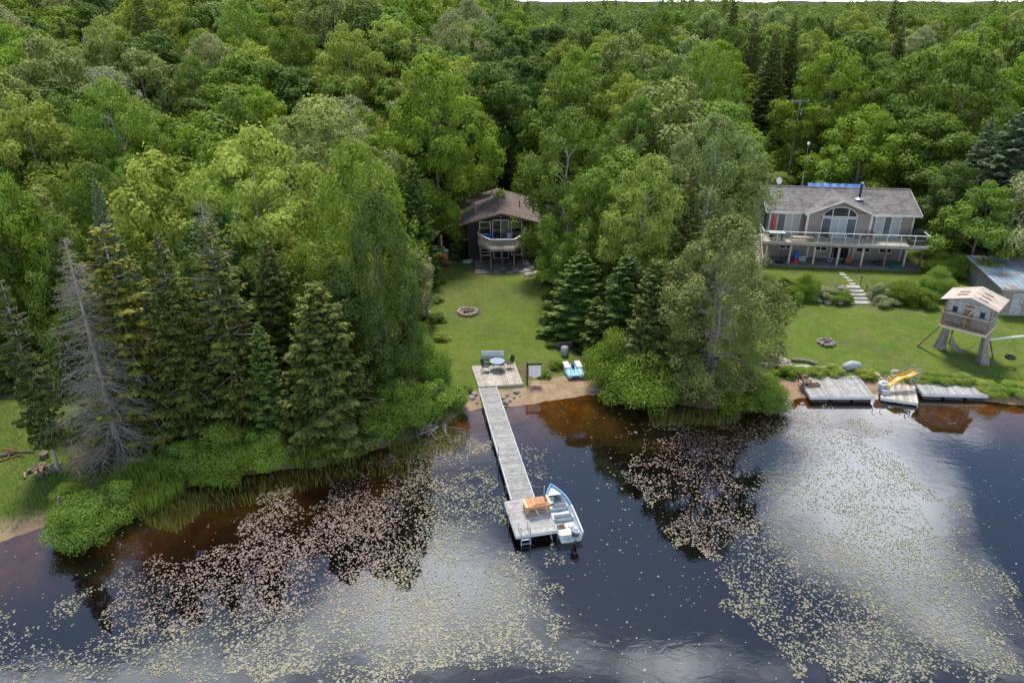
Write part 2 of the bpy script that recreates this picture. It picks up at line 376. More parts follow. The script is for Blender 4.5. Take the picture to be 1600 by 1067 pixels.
    def build(s, name, m, parent=None, smooth=False, bevel=0):
        me = bpy.data.meshes.new(name); me.from_pydata([tuple(p) for p in s.v], [], s.f); me.validate()
        if len(me.polygons) == len(s.t):
            a = me.attributes.new('tint', 'FLOAT', 'FACE'); a.data.foreach_set('value', s.t)
        else:
            a = me.attributes.new('tint', 'FLOAT', 'FACE'); a.data.foreach_set('value', [1.0]*len(me.polygons))
        o = link_mesh(name, me, M[m] if isinstance(m, str) else m, parent)
        if smooth:
            for p in me.polygons: p.use_smooth = True
        if bevel:
            b = o.modifiers.new('bevel', 'BEVEL'); b.width = bevel; b.segments = 2; b.limit_method = 'ANGLE'
        return o
def rt(): return random.uniform(.8, 1.15)
def copy_thing(root, loc, rz=None, scale=None, label=None, group=None):
    r = root.copy(); COL.objects.link(r); r.location = loc
    if rz is not None: r.rotation_euler = (0, 0, rz)
    if scale is not None: r.scale = scale
    if label: r['label'] = label
    if group: r['group'] = group
    for ch in root.children:
        c = ch.copy(); COL.objects.link(c); c.parent = r
        for g in ch.children:
            d = g.copy(); COL.objects.link(d); d.parent = c
    return r

# ------------------------------------------------------------------ ground, water
def axis(segs):
    out = []
    for a, b, s_ in segs: out += list(np.arange(a, b, s_))
    out.append(segs[-1][1]); return np.array(out)
gx = axis([(-1800, -300, 60), (-300, -70, 6), (-70, -36, 1.0), (-36, 46, .3), (46, 80, 1.0), (80, 300, 6), (300, 1800, 60)])
gy = axis([(-60, 18, 3), (18, 40, .7), (40, 76, .3), (76, 100, .8), (100, 300, 4), (300, 3000, 60)])
GX, GY = np.meshgrid(gx, gy); GZ = hfun(GX, GY)
nx_, ny_ = len(gx), len(gy)
idx = np.arange(nx_*ny_).reshape(ny_, nx_)
Fq = np.stack([idx[:-1, :-1].ravel(), idx[:-1, 1:].ravel(), idx[1:, 1:].ravel(), idx[1:, :-1].ravel()], 1)
gme = np_mesh('ground', np.stack([GX.ravel(), GY.ravel(), GZ.ravel()], 1), Fq, None, True)
# cover map: R = lawn, G = sand / bare bank, B = forest floor
Dd = sdist(GX, GY)
n_a = vnoise(GX, GY, 2.3, 11); n_b = vnoise(GX, GY, .8, 12); n_c = vnoise(GX, GY, 6, 13)
def inpoly(X, Y, poly):
    ins = np.zeros(X.shape, bool); n = len(poly)
    for i in range(n):
        x1, y1 = poly[i]; x2, y2 = poly[(i+1) % n]
        c = ((y1 > Y) != (y2 > Y)) & (X < (x2-x1)*(Y-y1)/((y2-y1)+1e-12)+x1); ins ^= c
    return ins
# projected pixel of each ground point, only to lay the mapped cover where it was surveyed
zc_ = GY*CT-(GZ-CH)*ST
PX = CX+FPX*GX/np.maximum(zc_, 1); PY = CY-FPX*(GY*ST+(GZ-CH)*CT)/np.maximum(zc_, 1)
jx = PX+(n_b-.5)*14+(n_a-.5)*14; jy = PY+(n_a-.5)*7+(n_b-.5)*7
lawn_mid = inpoly(jx, jy, [(672, 405), (860, 405), (868, 470), (880, 540), (935, 575), (930, 597), (860, 598), (815, 613), (700, 640), (640, 650), (660, 560), (668, 470)])
lawn_rgt = inpoly(jx, jy, [(1150, 395), (1640, 395), (1700, 612), (1440, 603), (1340, 592), (1240, 585), (1180, 600), (1120, 560)])
lawn_lft = inpoly(jx, jy, [(-80, 630), (60, 620), (250, 660), (240, 720), (180, 760), (60, 830), (-80, 850)])
clear_up = inpoly(jx, jy, [(1100, 235), (1250, 230), (1290, 290), (1180, 300), (1120, 330)])
lawn = (lawn_mid | lawn_rgt).astype(float)
rough = (lawn_lft | clear_up).astype(float)
sandw = np.where(PX > 640, 2.2, 1.4)
sandw = np.where((PX > 830) & (PX < 1010), 3.4, sandw); sandw = np.where((PX > 1215) & (PX < 1480), 2.6, sandw); sandw = np.where(PX < 60, 1.6, sandw)
sand = sstep(0.25, -0.25, Dd-sandw*(.55+.5*n_a))
brown = inpoly(jx, jy, [(838, 400), (900, 400), (900, 545), (872, 540), (868, 470)]) | inpoly(jx, jy, [(95, 680), (150, 670), (170, 720), (110, 740)])
pit = sstep(34, 14, np.hypot(PX-731, (PY-488)*2.0))*(n_b > .3)
spots = lawn*(.75*sstep(.60, .82, vnoise(GX, GY, 1.7, 61)*.6+vnoise(GX, GY, .6, 62)*.4)+.55*sstep(.62, .8, vnoise(GX+GY*.3, GY, 4.5, 63)))
worn = inpoly(jx, jy, [(805, 565), (860, 568), (862, 590), (820, 598)])
ca = gme.attributes.new('cover', 'FLOAT_COLOR', 'POINT')
cd = np.zeros((nx_*ny_, 4), np.float32); cd[:, 0] = np.clip(lawn+rough*.55, 0, 1).ravel(); cd[:, 1] = sand.ravel(); cd[:, 2] = np.clip(brown*.9+pit*.6+worn*.55+spots*.42, 0, 1).ravel(); cd[:, 3] = 1
ca.data.foreach_set('color', cd.ravel())
dp = gme.attributes.new('depth', 'FLOAT', 'POINT'); dp.data.foreach_set('value', np.clip(-Dd, 0, 30).astype(np.float32).ravel())

def ground_mat():
    m, nt = new_mat('ground'); L = nt.links.new
    out = N(nt, 'ShaderNodeOutputMaterial'); b = N(nt, 'ShaderNodeBsdfPrincipled'); L(b.outputs[0], out.inputs[0]); b.inputs['Roughness'].default_value = .95; b.inputs['Specular IOR Level'].default_value = .15
    t = N(nt, 'ShaderNodeTexCoord')
    def noise(s, d=6, r=.6, st=(1, 1, 1)):
        mp = N(nt, 'ShaderNodeMapping'); mp.inputs['Scale'].default_value = st; L(t.outputs['Object'], mp.inputs[0])
        n = N(nt, 'ShaderNodeTexNoise'); n.inputs['Scale'].default_value = s; n.inputs['Detail'].default_value = d; n.inputs['Roughness'].default_value = r; L(mp.outputs[0], n.inputs['Vector']); return n.outputs[0]
    def mixc(f, a, c):
        x = N(nt, 'ShaderNodeMix', data_type='RGBA')
        for i, v in ((0, f), (6, a), (7, c)):
            if isinstance(v, tuple): x.inputs[i].default_value = (*v, 1)
            elif isinstance(v, (int, float)): x.inputs[i].default_value = v
            else: L(v, x.inputs[i])
        return x.outputs[2]
    def rng_(v, a, c, lo=0, hi=1):
        r = N(nt, 'ShaderNodeMapRange'); r.inputs['From Min'].default_value = a; r.inputs['From Max'].default_value = c; r.inputs['To Min'].default_value = lo; r.inputs['To Max'].default_value = hi; L(v, r.inputs[0]); return r.outputs[0]
    g = mixc(rng_(noise(.35, 4), .38, .62), (.10, .15, .02), (.16, .195, .032))
    g = mixc(rng_(noise(1.3, 7, .7), .48, .68, 0, .75), g, (.24, .225, .075))
    g = mixc(rng_(noise(9, 6, .75), .35, .7, 0, .8), g, (.075, .13, .016))
    g = mixc(rng_(noise(.9, 3, .5, (3.2, .35, 1)), .5, .75, 0, .35), g, (.10, .21, .02))
    soil = mixc(rng_(noise(2.2, 8), .4, .62), (.09, .065, .04), (.20, .15, .095))
    soil = mixc(rng_(noise(14, 4), .45, .7, 0, .5), soil, (.06, .08, .02))
    ff = mixc(rng_(noise(1.1, 8), .4, .65), (.035, .04, .016), (.075, .10, .028))
    sand = mixc(rng_(noise(1.6, 7), .38, .65), (.42, .29, .18), (.30, .20, .12))
    sand = mixc(rng_(noise(25, 3), .5, .75, 0, .45), sand, (.2, .14, .09))
    cv = N(nt, 'ShaderNodeAttribute', attribute_name='cover'); sp = N(nt, 'ShaderNodeSeparateColor'); L(cv.outputs['Color'], sp.inputs[0])
    dpn = N(nt, 'ShaderNodeAttribute', attribute_name='depth')
    c = mixc(rng_(sp.outputs[0], .1, .75), ff, g); c = mixc(sp.outputs[2], c, soil); c = mixc(sp.outputs[1], c, sand)
    bed = mixc(rng_(dpn.outputs['Fac'], .3, 5.2), (.50, .33, .12), (.05, .034, .014))  # sand to muck; light lost in deeper water is painted into this darkening
    bed = mixc(rng_(noise(.9, 7, .7), .4, .65, 0, .7), bed, (.07, .042, .02))
    bed = mixc(rng_(dpn.outputs['Fac'], 3.2, 7.5), bed, (.004, .0045, .006))
    c = mixc(rng_(dpn.outputs['Fac'], .02, .3), c, bed)
    L(c, b.inputs['Base Color'])
    bn = N(nt, 'ShaderNodeBump'); bn.inputs['Strength'].default_value = .5; bn.inputs['Distance'].default_value = .08; L(noise(12, 6), bn.inputs['Height']); L(bn.outputs[0], b.inputs['Normal'])
    return m
M['ground'] = ground_mat()
go = link_mesh('ground', gme, M['ground']); tag(go, kind='structure')

def water_mat():
    m, nt = new_mat('lake_water'); L = nt.links.new
    out = N(nt, 'ShaderNodeOutputMaterial'); t = N(nt, 'ShaderNodeBsdfTransparent'); g = N(nt, 'ShaderNodeBsdfGlossy'); g.inputs['Roughness'].default_value = .015
    t.inputs[0].default_value = (.78, .58, .25, 1); g.inputs['Color'].default_value = (.93, .96, 1, 1)
    d = N(nt, 'ShaderNodeBsdfDiffuse'); d.inputs[0].default_value = (.005, .006, .008, 1)
    m0 = N(nt, 'ShaderNodeMixShader'); m0.inputs[0].default_value = .35; L(t.outputs[0], m0.inputs[1]); L(d.outputs[0], m0.inputs[2])
    fr = N(nt, 'ShaderNodeFresnel'); fr.inputs[0].default_value = 1.33
    r = N(nt, 'ShaderNodeMath', operation='MULTIPLY_ADD'); r.inputs[1].default_value = 1.6; r.inputs[2].default_value = .035; r.use_clamp = True; L(fr.outputs[0], r.inputs[0])
    tc_ = N(nt, 'ShaderNodeTexCoord'); mp = N(nt, 'ShaderNodeMapping'); mp.inputs['Scale'].default_value = (1, 1.6, 1); L(tc_.outputs['Object'], mp.inputs[0])
    n = N(nt, 'ShaderNodeTexNoise'); n.inputs['Scale'].default_value = 1.1; n.inputs['Detail'].default_value = 4; n.inputs['Distortion'].default_value = .6; L(mp.outputs[0], n.inputs['Vector'])
    bn = N(nt, 'ShaderNodeBump'); bn.inputs['Strength'].default_value = .035; bn.inputs['Distance'].default_value = .10; L(n.outputs[0], bn.inputs['Height']); L(bn.outputs[0], g.inputs['Normal'])
    ms = N(nt, 'ShaderNodeMixShader'); L(r.outputs[0], ms.inputs[0]); L(m0.outputs[0], ms.inputs[1]); L(g.outputs[0], ms.inputs[2]); L(ms.outputs[0], out.inputs[0])
    return m
M['water'] = water_mat()
wme = bpy.data.meshes.new('lake_water'); wme.from_pydata([(-1700, -50, 0), (1700, -50, 0), (1700, 56, 0), (-1700, 56, 0)], [], [(0, 1, 2, 3)])
tag(link_mesh('lake_water', wme, M['water']), kind='structure')
# ------------------------------------------------------------------ trees
def unit(v): return v/np.maximum(np.linalg.norm(v, axis=1, keepdims=True), 1e-9)
def leaf_quads(C, Nn, L_, Wd, rg, axis=None, jit=.5):
    """diamond leaves/sprays: centre, normal, length, width"""
    n = len(C); Nn = unit(Nn + rg.normal(0, jit, (n, 3)))
    a = rg.normal(0, 1, (n, 3)) if axis is None else axis + rg.normal(0, .25, (n, 3))
    t = unit(a - (a*Nn).sum(1, keepdims=True)*Nn); b = np.cross(Nn, t)
    L_ = np.broadcast_to(np.asarray(L_, float), (n,))[:, None]/2; Wd = np.broadcast_to(np.asarray(Wd, float), (n,))[:, None]/2
    V = np.stack([C-t*L_, C+b*Wd-t*L_*.1, C+t*L_, C-b*Wd-t*L_*.1], 1).reshape(-1, 3)
    F = np.arange(n*4).reshape(n, 4); return V, F
def trunk_mb(H, r0, limbs, rg, top=.8, low=.3, spread=.33, wob=.012):
    mb = MB(); pts = []; x = y = 0
    for i in range(9):
        t = i/8; x += rg.normal(0, wob)*H*t; y += rg.normal(0, wob)*H*t; pts.append(Vector((x, y, -.4+t*(H*top+.4))))
    mb.tube(pts, [r0*(1-.86*(i/8)**.8)*(1.35 if i == 0 else 1) for i in range(9)], 8)
    for k in range(limbs):
        t = low+(.95-low)*(k+rg.random())/limbs; i = int(t*8); a = pts[i].lerp(pts[min(i+1, 8)], t*8-i)
        th = rg.random()*6.28; ln = H*spread*(1.15-t)*rg.uniform(.7, 1.2); r = r0*(1-.8*t)*.5
        d = Vector((math.cos(th), math.sin(th), .75)); p1 = a+d*ln*.45; p2 = p1+Vector((d.x, d.y, rg.uniform(.3, 1.3)))*ln*.5
        mb.tube([a, p1, p2], [r, r*.6, r*.15], 6)
        for q in range(2):
            e = Vector((d.x+rg.normal(0, .6), d.y+rg.normal(0, .6), rg.uniform(.2, 1)))*ln*.4
            mb.tube([p1.lerp(p2, rg.random()*.7), p1+e], [r*.4, r*.1], 4, cap=False)
    return mb
def mb_mesh(mb, name):
    V = np.array(mb.v); me = bpy.data.meshes.new(name); me.from_pydata([tuple(p) for p in V], [], mb.f)
    a = me.attributes.new('tint', 'FLOAT', 'FACE'); a.data.foreach_set('value', [1.0]*len(me.polygons))
    for p in me.polygons: p.use_smooth = True
    return me
def decid(seed, H=12., W=8., nc=78, nl=19000, leaf=.28, base=.12, flat=.5, cs=.15, top=.75, holes=.0):
    rg = np.random.default_rng(seed)
    k1, k2, k3 = rg.random(3)*6.28
    C = []; rad = []
    while len(C) < nc:
        t = rg.random()**.8; th = rg.random()*6.28
        prof = math.sin(math.pi*min(1, (t*.93+.07))**top)**.62 if t < 1 else 0
        w = W/2*prof*(1+.16*math.sin(2*th+k1)+.13*math.sin(3*th+k2+4*t)+.1*math.sin(5*t*3+k3))
        rr = w*rg.random()**.28
        C.append((rr*math.cos(th), rr*math.sin(th), H*(base+(1-base)*t*.97))); rad.append(W*cs*rg.uniform(.6, 1.35)*(1.1-.45*t))
    C = np.array(C); rad = np.array(rad)
    pw = rad**2; own = rg.choice(nc, nl, p=pw/pw.sum())
    d = unit(rg.normal(0, 1, (nl, 3)) + np.array([0, 0, .45])); out = unit(np.c_[C[:, :2], np.zeros(nc)])[own]
    d = unit(d+out*.35); r = rad[own]*rg.uniform(.72, 1.08, nl)
    lump = 1+.22*np.sin(d[:, 0]*5+own)*np.sin(d[:, 1]*6+own*2)
    P_ = C[own]+d*(r*lump)[:, None]*np.array([1, 1, flat]); P_[:, 2] -= .12*(r**1.0)*(1-d[:, 2])
    # loose outlying sprays
    P_ += rg.normal(0, .09, (nl, 3))*(rg.random((nl, 1)) < .35)*2.2
    keep = P_[:, 2] > H*base*.45; P_ = P_[keep]; d = d[keep]; own = own[keep]; n = len(P_)
    V, F = leaf_quads(P_, d*np.array([1, 1, 1.3])+np.array([0, 0, .35]), leaf*rg.lognormal(-.03, .33, n), leaf*.75*rg.uniform(.7, 1.2, n), rg, jit=.27)
    ct = rg.random(nc); tint = np.clip(.6*ct[own]+.4*rg.random(n), 0, 1)
    return np_mesh('crown', V, F, tint), mb_mesh(trunk_mb(H, H*.020, 9, rg, .82), 'trunk')
def conifer(seed, H=14., W=6., nl=20000, base=.06, droop=.35, power=.85, gap=.36, leaf=(.42, .15), ragged=.25, sparse=0., up=0.):
    rg = np.random.default_rng(seed); z = H*base; br = []; tb = trunk_mb(H, H*.014, 0, rg, .97, wob=0.0)
    # whorls of boughs
    while z < H*.985:
        t = (z/H-base)/(1-base); L0 = W/2*max(.03, (1-t)**power)*(1 if t > .1 else .75+2.5*t)
        nb = max(4, int(9-3*t)); a0 = rg.random()*6.28
        for k in range(nb):
            if rg.random() < sparse: continue
            br.append((z+rg.uniform(-.12, .12), a0+6.28*k/nb+rg.normal(0, .15), L0*rg.uniform(1-ragged, 1+ragged*.5), t))
        z += gap*rg.uniform(.7, 1.25)*(1.1-.5*t)
    B = np.array(br); w = B[:, 2]**1.6+.02; own = rg.choice(len(B), nl, p=w/w.sum())
    s = rg.random(nl)**.62; z0, th, Ln, tt = B[own].T
    up_ = .55*tt-droop*(1-tt)*.9+up
    zz = z0+Ln*(up_*s-.22*np.sin(math.pi*s)*(1-tt)) - .10*Ln*s*s
    half = Ln*.30*np.sin(np.pi*np.clip(s*.95+.05, 0, 1))**.7*(1.05-.4*s)+.05
    lat = rg.uniform(-1, 1, nl)*half
    hang = -np.abs(lat)*.35-rg.random(nl)*.16*(1-.5*tt)
    P_ = np.stack([np.cos(th)*Ln*s-np.sin(th)*lat, np.sin(th)*Ln*s+np.cos(th)*lat, zz+hang], 1)
    ax = np.stack([np.cos(th)*1.0-np.sin(th)*np.sign(lat)*.8, np.sin(th)+np.cos(th)*np.sign(lat)*.8, up_-.25], 1)
    nn = np.stack([np.cos(th)*.35, np.sin(th)*.35, np.ones(nl)], 1)
    sc = (.6+.4*(1-tt))
    V, F = leaf_quads(P_, nn, leaf[0]*rg.uniform(.6, 1.2, nl)*sc, leaf[1]*rg.uniform(.7, 1.3, nl), rg, ax, .38)
    ct = rg.random(len(B)); tint = np.clip(.35*ct[own]+.3*rg.random(nl)+.45*(s-.35), 0, 1)
    for i in rg.choice(len(B), min(len(B), 90), replace=False):
        z1, a, l, t1 = B[i]; u_ = .55*t1-droop*(1-t1)*.9+up
        tb.tube([(0, 0, z1), (math.cos(a)*l*.9, math.sin(a)*l*.9, z1+l*u_*.85-.06*l)], [.035, .01], 4, cap=False)
    return np_mesh('crown', V, F, tint), mb_mesh(tb, 'trunk')
def bare_conifer(seed, H=15., W=5.5, nb=620, base=.05, power=.8, twigs=9, thick=.62):
    rg = np.random.default_rng(seed); mb = MB(); tr = trunk_mb(H, H*.011, 0, rg, .99, wob=0.0)
    for i in range(nb):
        t = rg.random()**1.15; z = H*(base+(1-base)*t); a = rg.random()*6.28; l = W/2*(1-t)**power*rg.uniform(.45, 1.1)+.15
        d = Vector((math.cos(a), math.sin(a), 0)); sd = Vector((-d.y, d.x, 0))
        dr = rg.uniform(.15, .65)*(1-t*.9); p = [Vector((0, 0, z)) + d*l*s - Vector((0, 0, 1))*l*(dr*s+.35*s*s-.35*s**3) + sd*rg.normal(0, .05)*l*s for s in (0, .3, .6, .85, 1)]
        r = (.010+.006*l)*thick; mb.tube(p, [r*1.5, r*1.2, r, r*.7, r*.3], 3, t=rg.uniform(.7, 1.2), cap=False)
        for k in range(twigs):
            s = rg.uniform(.25, .98); q = p[0].lerp(p[4], s); j = min(3, int(s*4)); q = p[j].lerp(p[j+1], s*4-j)
            e = (d*.5+sd*rg.choice([-1, 1])*rg.uniform(.4, 1.1)-Vector((0, 0, 1))*rg.uniform(0, .6))*l*.24*rg.uniform(.5, 1.3)
            mb.tube([q, q+e*.6, q+e-Vector((0, 0, .05))], [r*.6, r*.45, r*.2], 3, t=rg.uniform(.7, 1.2), cap=False)
    me = bpy.data.meshes.new('branches'); me.from_pydata([tuple(v) for v in mb.v], [], mb.f)
    at = me.attributes.new('tint', 'FLOAT', 'FACE'); at.data.foreach_set('value', mb.t)
    return me, mb_mesh(tr, 'trunk')
def shrub_mesh(seed, W=3., H=2.2, nl=9000, leaf=.115, nc=34, flat=.7):
    rg = np.random.default_rng(seed); th = rg.random(nc)*6.28; q = rg.random(nc)**.5
    hz_ = rg.uniform(.15, .8, nc)*(1-.5*q**2)
    C = np.stack([np.cos(th)*W*.40*q, np.sin(th)*W*.40*q, H*hz_], 1); rad = W*.15*rg.uniform(.6, 1.3, nc)
    own = rg.choice(nc, nl, p=rad**2/(rad**2).sum()); d = unit(rg.normal(0, 1, (nl, 3))+np.array([0, 0, .3]))
    P_ = C[own]+d*(rad[own]*rg.uniform(.65, 1.15, nl))[:, None]*np.array([1, 1, flat*H/W*1.3]); P_[:, 2] = np.abs(P_[:, 2])+.02
    V, F = leaf_quads(P_, d+np.array([0, 0, .4]), leaf*rg.uniform(.6, 1.3, nl), leaf*.6*rg.uniform(.7, 1.3, nl), rg)
    ct = rg.random(nc); return np_mesh('foliage', V, F, np.clip(.45*ct[own]+.55*rg.random(nl), 0, 1))
def stems_mesh(seed, W, H, n=9):
    rg = np.random.default_rng(seed); mb = MB()
    for i in range(n):
        a = rg.random()*6.28; d = Vector((math.cos(a), math.sin(a), 0)); l = W*.32*rg.random()
        mb.tube([(0, 0, -.1), tuple(d*l*.5+Vector((0, 0, H*.4))), tuple(d*l+Vector((0, 0, H*.75)))], [.03, .022, .008], 5, cap=False)
    return mb_mesh(mb, 'stems')
def blades(pts, h, w, rg, lean=.35):
    """narrow curved blades standing at pts"""
    n = len(pts); a = rg.random(n)*6.28; d = np.stack([np.cos(a), np.sin(a), np.zeros(n)], 1); s = np.stack([-np.sin(a), np.cos(a), np.zeros(n)], 1)*w/2
    hh = (h*rg.uniform(.55, 1.15, n))[:, None]; ln = (lean*rg.random(n))[:, None]*hh; up = np.array([0, 0, 1.])
    p0 = pts; p1 = pts+up*hh*.55+d*ln*.35; p2 = pts+up*hh*.98+d*ln
    V = np.stack([p0-s, p0+s, p1+s*.8, p1-s*.8, p2+s*.12, p2-s*.12], 1).reshape(-1, 3)
    b = np.arange(n)[:, None]*6; F = np.concatenate([b+np.array([0, 1, 2, 3]), b+np.array([3, 2, 4, 5])], 0)
    return V, F, np.tile(rg.random(n), 2)

TM = {}
def proto(key):
    if key in TM: return TM[key]
    k, v = key
    if k == 'decid':
        prm = [dict(), dict(W=7, H=12, nc=60, flat=.62, cs=.17), dict(W=9.5, H=12, nc=90, flat=.42, cs=.13, top=.7, nl=22000), dict(W=8, H=13, nc=100, flat=.8, cs=.115, top=.9)][v]
        r = decid(100+v, **prm)+(prm.get('H', 12.), prm.get('W', 8.))
    elif k == 'big':     # a full old maple, close up
        r = decid(120+v, H=15., W=11., nc=150, nl=42000, leaf=.25, base=.08, flat=.45, cs=.10, top=.85)+(15., 11.)
    elif k == 'airy':    # birch / poplar: fine leaves, loose
        r = decid(140+v, H=14., W=8.5, nc=[210, 260][v], nl=36000, leaf=.17, base=.08, flat=1.0, cs=.075, top=.95)+(14., 8.5)
    elif k == 'spruce': r = conifer(160+v, nl=20000, ragged=.22)+(14., 6.)
    elif k == 'fir': r = conifer(170+v, H=12., W=6.6, nl=24000, droop=.22, power=.75, leaf=(.5, .2), gap=.48, ragged=.3)+(12., 6.6)
    elif k == 'old': r = conifer(180+v, H=14., W=5.6, nl=13000, droop=.3, power=.55, leaf=(.45, .18), gap=.55, ragged=.45, sparse=.28)+(14., 5.6)
    elif k == 'bare': r = conifer(186+v, H=14., W=5., nl=12000, base=.24, droop=.35, power=.6, leaf=(.42, .16), gap=.5, ragged=.4, sparse=.2)+(14., 5.)
    elif k == 'cedar':
        r = conifer(190+v, H=13., W=8., nl=52000, base=.02, droop=.5, power=.40, leaf=(.30, .10), gap=.34, ragged=.35, sparse=.06)+(13., 8.)
    elif k == 'dead': r = bare_conifer(200+v)+(15., 5.5)
    elif k == 'snag': r = bare_conifer(210+v, H=14., W=4.5, nb=230, power=.4, twigs=8)+(14., 4.5)
    elif k == 'shrub': r = (shrub_mesh(220+v), stems_mesh(220+v, 3., 2.2), 2.2, 3.)
    elif k == 'shrubbig': r = (shrub_mesh(230+v, W=5., H=3.6, nl=26000, leaf=.125, nc=80, flat=.6), stems_mesh(230+v, 5., 3.6, 14), 3.6, 5.)
    TM[key] = r; return r
def plant(name, key, loc, h, w, leafm, label, cat, group=None, bark='bark', crown='crown', trunk='trunk', rz=None, wy=None):
    cr, tr, H0, W0 = proto(key)
    e = empty(name, loc, random.random()*6.28 if rz is None else rz, label, cat, group); e.scale = (w/W0, (wy or w)/W0, h/H0)
    for nm, me, mt in ((crown, cr, leafm), (trunk, tr, bark)):
        o = bpy.data.objects.new(nm, me); COL.objects.link(o); o.parent = e
        if not me.materials: me.materials.append(M[mt])
        o.material_slots[0].link = 'OBJECT'; o.material_slots[0].material = M[mt]
    return e
def fit(bx, by, tx, ty, wpx, depth=None):
    """a plant whose foot is seen at (bx,by) and top at (tx,ty): its place, height and spread in metres"""
    g = G(bx, by)
    lo, hi = .2, 45.
    for _ in range(30):
        m = (lo+hi)/2
        if proj(g.x, g.y, g.z+m)[1] > ty: lo = m
        else: hi = m
    zc_ = g.y*CT-(g.z+lo*.5-CH)*ST
    return g, lo, wpx*zc_/FPX
def T(name, key, bx, by, ty, wpx, leafm, label, cat, group=None, **k):
    g, h, w = fit(bx, by, bx, ty, wpx); w *= {'spruce': 1.28, 'fir': 1.2, 'old': 1.3, 'dead': 1.25, 'snag': 1.1, 'cedar': 1.12}.get(key[0], 1.0)
    return plant(name, key, (g.x, g.y, g.z), h, w, leafm, label, cat, group, **k)
HERO = []
def TT(*a, **k):
    e = T(*a, **k); HERO.append((e.location.x, e.location.y, e.scale.x*proto(a[1])[3]/2)); return e
# left bank, front row (foot x, foot y, top y, width in px)
TT('dead_spruce', ('dead', 0), 190, 715, 372, 165, 'dead_wood', 'bare grey dead spruce standing at the left bank, its dry boughs drooping', 'dead tree', bark='dead_wood', crown='branches')
TT('fir_tree', ('old', 0), 238, 690, 342, 135, 'needle_yellow', 'tall yellow-green fir with clumped boughs right beside the grey dead spruce', 'fir tree', bark='bark_grey')
TT('spruce_tree', ('bare', 0), 92, 735, 432, 82, 'needle', 'thin spruce with a bare lower trunk on the grass by the woodpile', 'spruce tree', bark='bark_grey')
TT('spruce_tree', ('spruce', 0), 225, 610, 268, 78, 'needle_blue', 'narrow blue-green spruce spire rising behind the grey dead spruce', 'spruce tree')
TT('spruce_tree', ('spruce', 1), 312, 690, 357, 135, 'needle', 'broad dark spruce with rusty dead boughs at its foot on the left bank', 'spruce tree', bark='bark_grey')
TT('dead_spruce', ('snag', 0), 378, 675, 312, 105, 'dead_wood', 'half bare spruce with grey exposed branches left of the dark hemlock', 'dead tree', bark='dead_wood', crown='branches')
TT('spruce_tree', ('old', 2), 384, 680, 345, 115, 'needle', 'thin ragged spruce tangled with the half bare grey one', 'spruce tree', bark='bark_grey')
TT('cedar_tree', ('old', 3), 290, 690, 590, 62, 'needle_dead', 'small dead brown conifer at the foot of the broad dark spruce', 'cedar tree')
TT('spruce_tree', ('spruce', 2), 262, 640, 398, 80, 'needle_blue', 'short spruce with a bluish tip between the yellow-green fir and the broad dark spruce', 'spruce tree')
TT('hemlock_tree', ('fir', 0), 520, 690, 430, 160, 'needle', 'wide dark hemlock with layered boughs on the left bank above the reeds', 'hemlock tree')
TT('fir_tree', ('fir', 1), 432, 695, 498, 82, 'needle_fir', 'small bright green fir in front of the dark hemlock', 'fir tree')
TT('hemlock_tree', ('fir', 2), 455, 640, 370, 120, 'needle', 'dark hemlock standing behind the small bright green fir', 'hemlock tree')
TT('birch_tree', ('airy', 0), 612, 640, 300, 135, 'leaf_dark', 'tall leafy dark green birch at the left edge of the cottage lawn', 'birch tree', bark='bark')
TT('birch_tree', ('airy', 1), 580, 600, 218, 165, 'leaf_maple', 'tallest birch of the left bank, leaning over the dark hemlock', 'birch tree', bark='bark_birch')
TT('fir_tree', ('fir', 0), 654, 440, 245, 80, 'needle_fir', 'green fir left of the brown-roofed cottage', 'fir tree')
TT('fir_tree', ('fir', 2), 628, 500, 330, 75, 'needle_fir', 'lower fir in front of the green fir beside the cottage', 'fir tree')
TT('willow_tree', ('decid', 3), 646, 505, 385, 72, 'leaf_silver', 'small silvery green tree at the left lawn edge below the kayaks', 'willow tree')
TT('ash_tree', ('big', 0), 440, 560, 195, 235, 'leaf_yellow', 'big yellow-green ash with dead grey limbs showing in its crown', 'ash tree', bark='bark_grey')
TT('ash_tree', ('decid', 1), 292, 550, 238, 150, 'leaf_yellow', 'rounded yellow-green ash behind the left spruces', 'ash tree', bark='bark_grey')
TT('poplar_tree', ('big', 1), 520, 470, 150, 230, 'leaf_pale', 'wide pale green poplar above the big yellow-green ash', 'poplar tree', bark='bark_grey')
TT('maple_tree', ('decid', 1), 78, 560, 262, 95, 'leaf_bright', 'slender yellow-green maple above the thin spruce at the left edge', 'maple tree')
TT('maple_tree', ('decid', 0), 15, 575, 300, 120, 'leaf_maple', 'maple cut by the left picture edge above the dark pond', 'maple tree')
TT('maple_tree', ('decid', 2), 140, 560, 330, 120, 'leaf_maple', 'low maple between the slender maple and the blue-green spruce spire', 'maple tree')
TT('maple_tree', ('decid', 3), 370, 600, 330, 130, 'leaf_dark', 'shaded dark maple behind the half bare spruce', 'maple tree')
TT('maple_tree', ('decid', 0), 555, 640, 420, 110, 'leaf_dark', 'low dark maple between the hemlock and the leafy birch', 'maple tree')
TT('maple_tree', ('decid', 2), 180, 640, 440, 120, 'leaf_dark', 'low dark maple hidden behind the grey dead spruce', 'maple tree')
TT('spruce_tree', ('spruce', 0), 30, 600, 400, 90, 'needle', 'dark spruce beside the pond at the left picture edge', 'spruce tree')
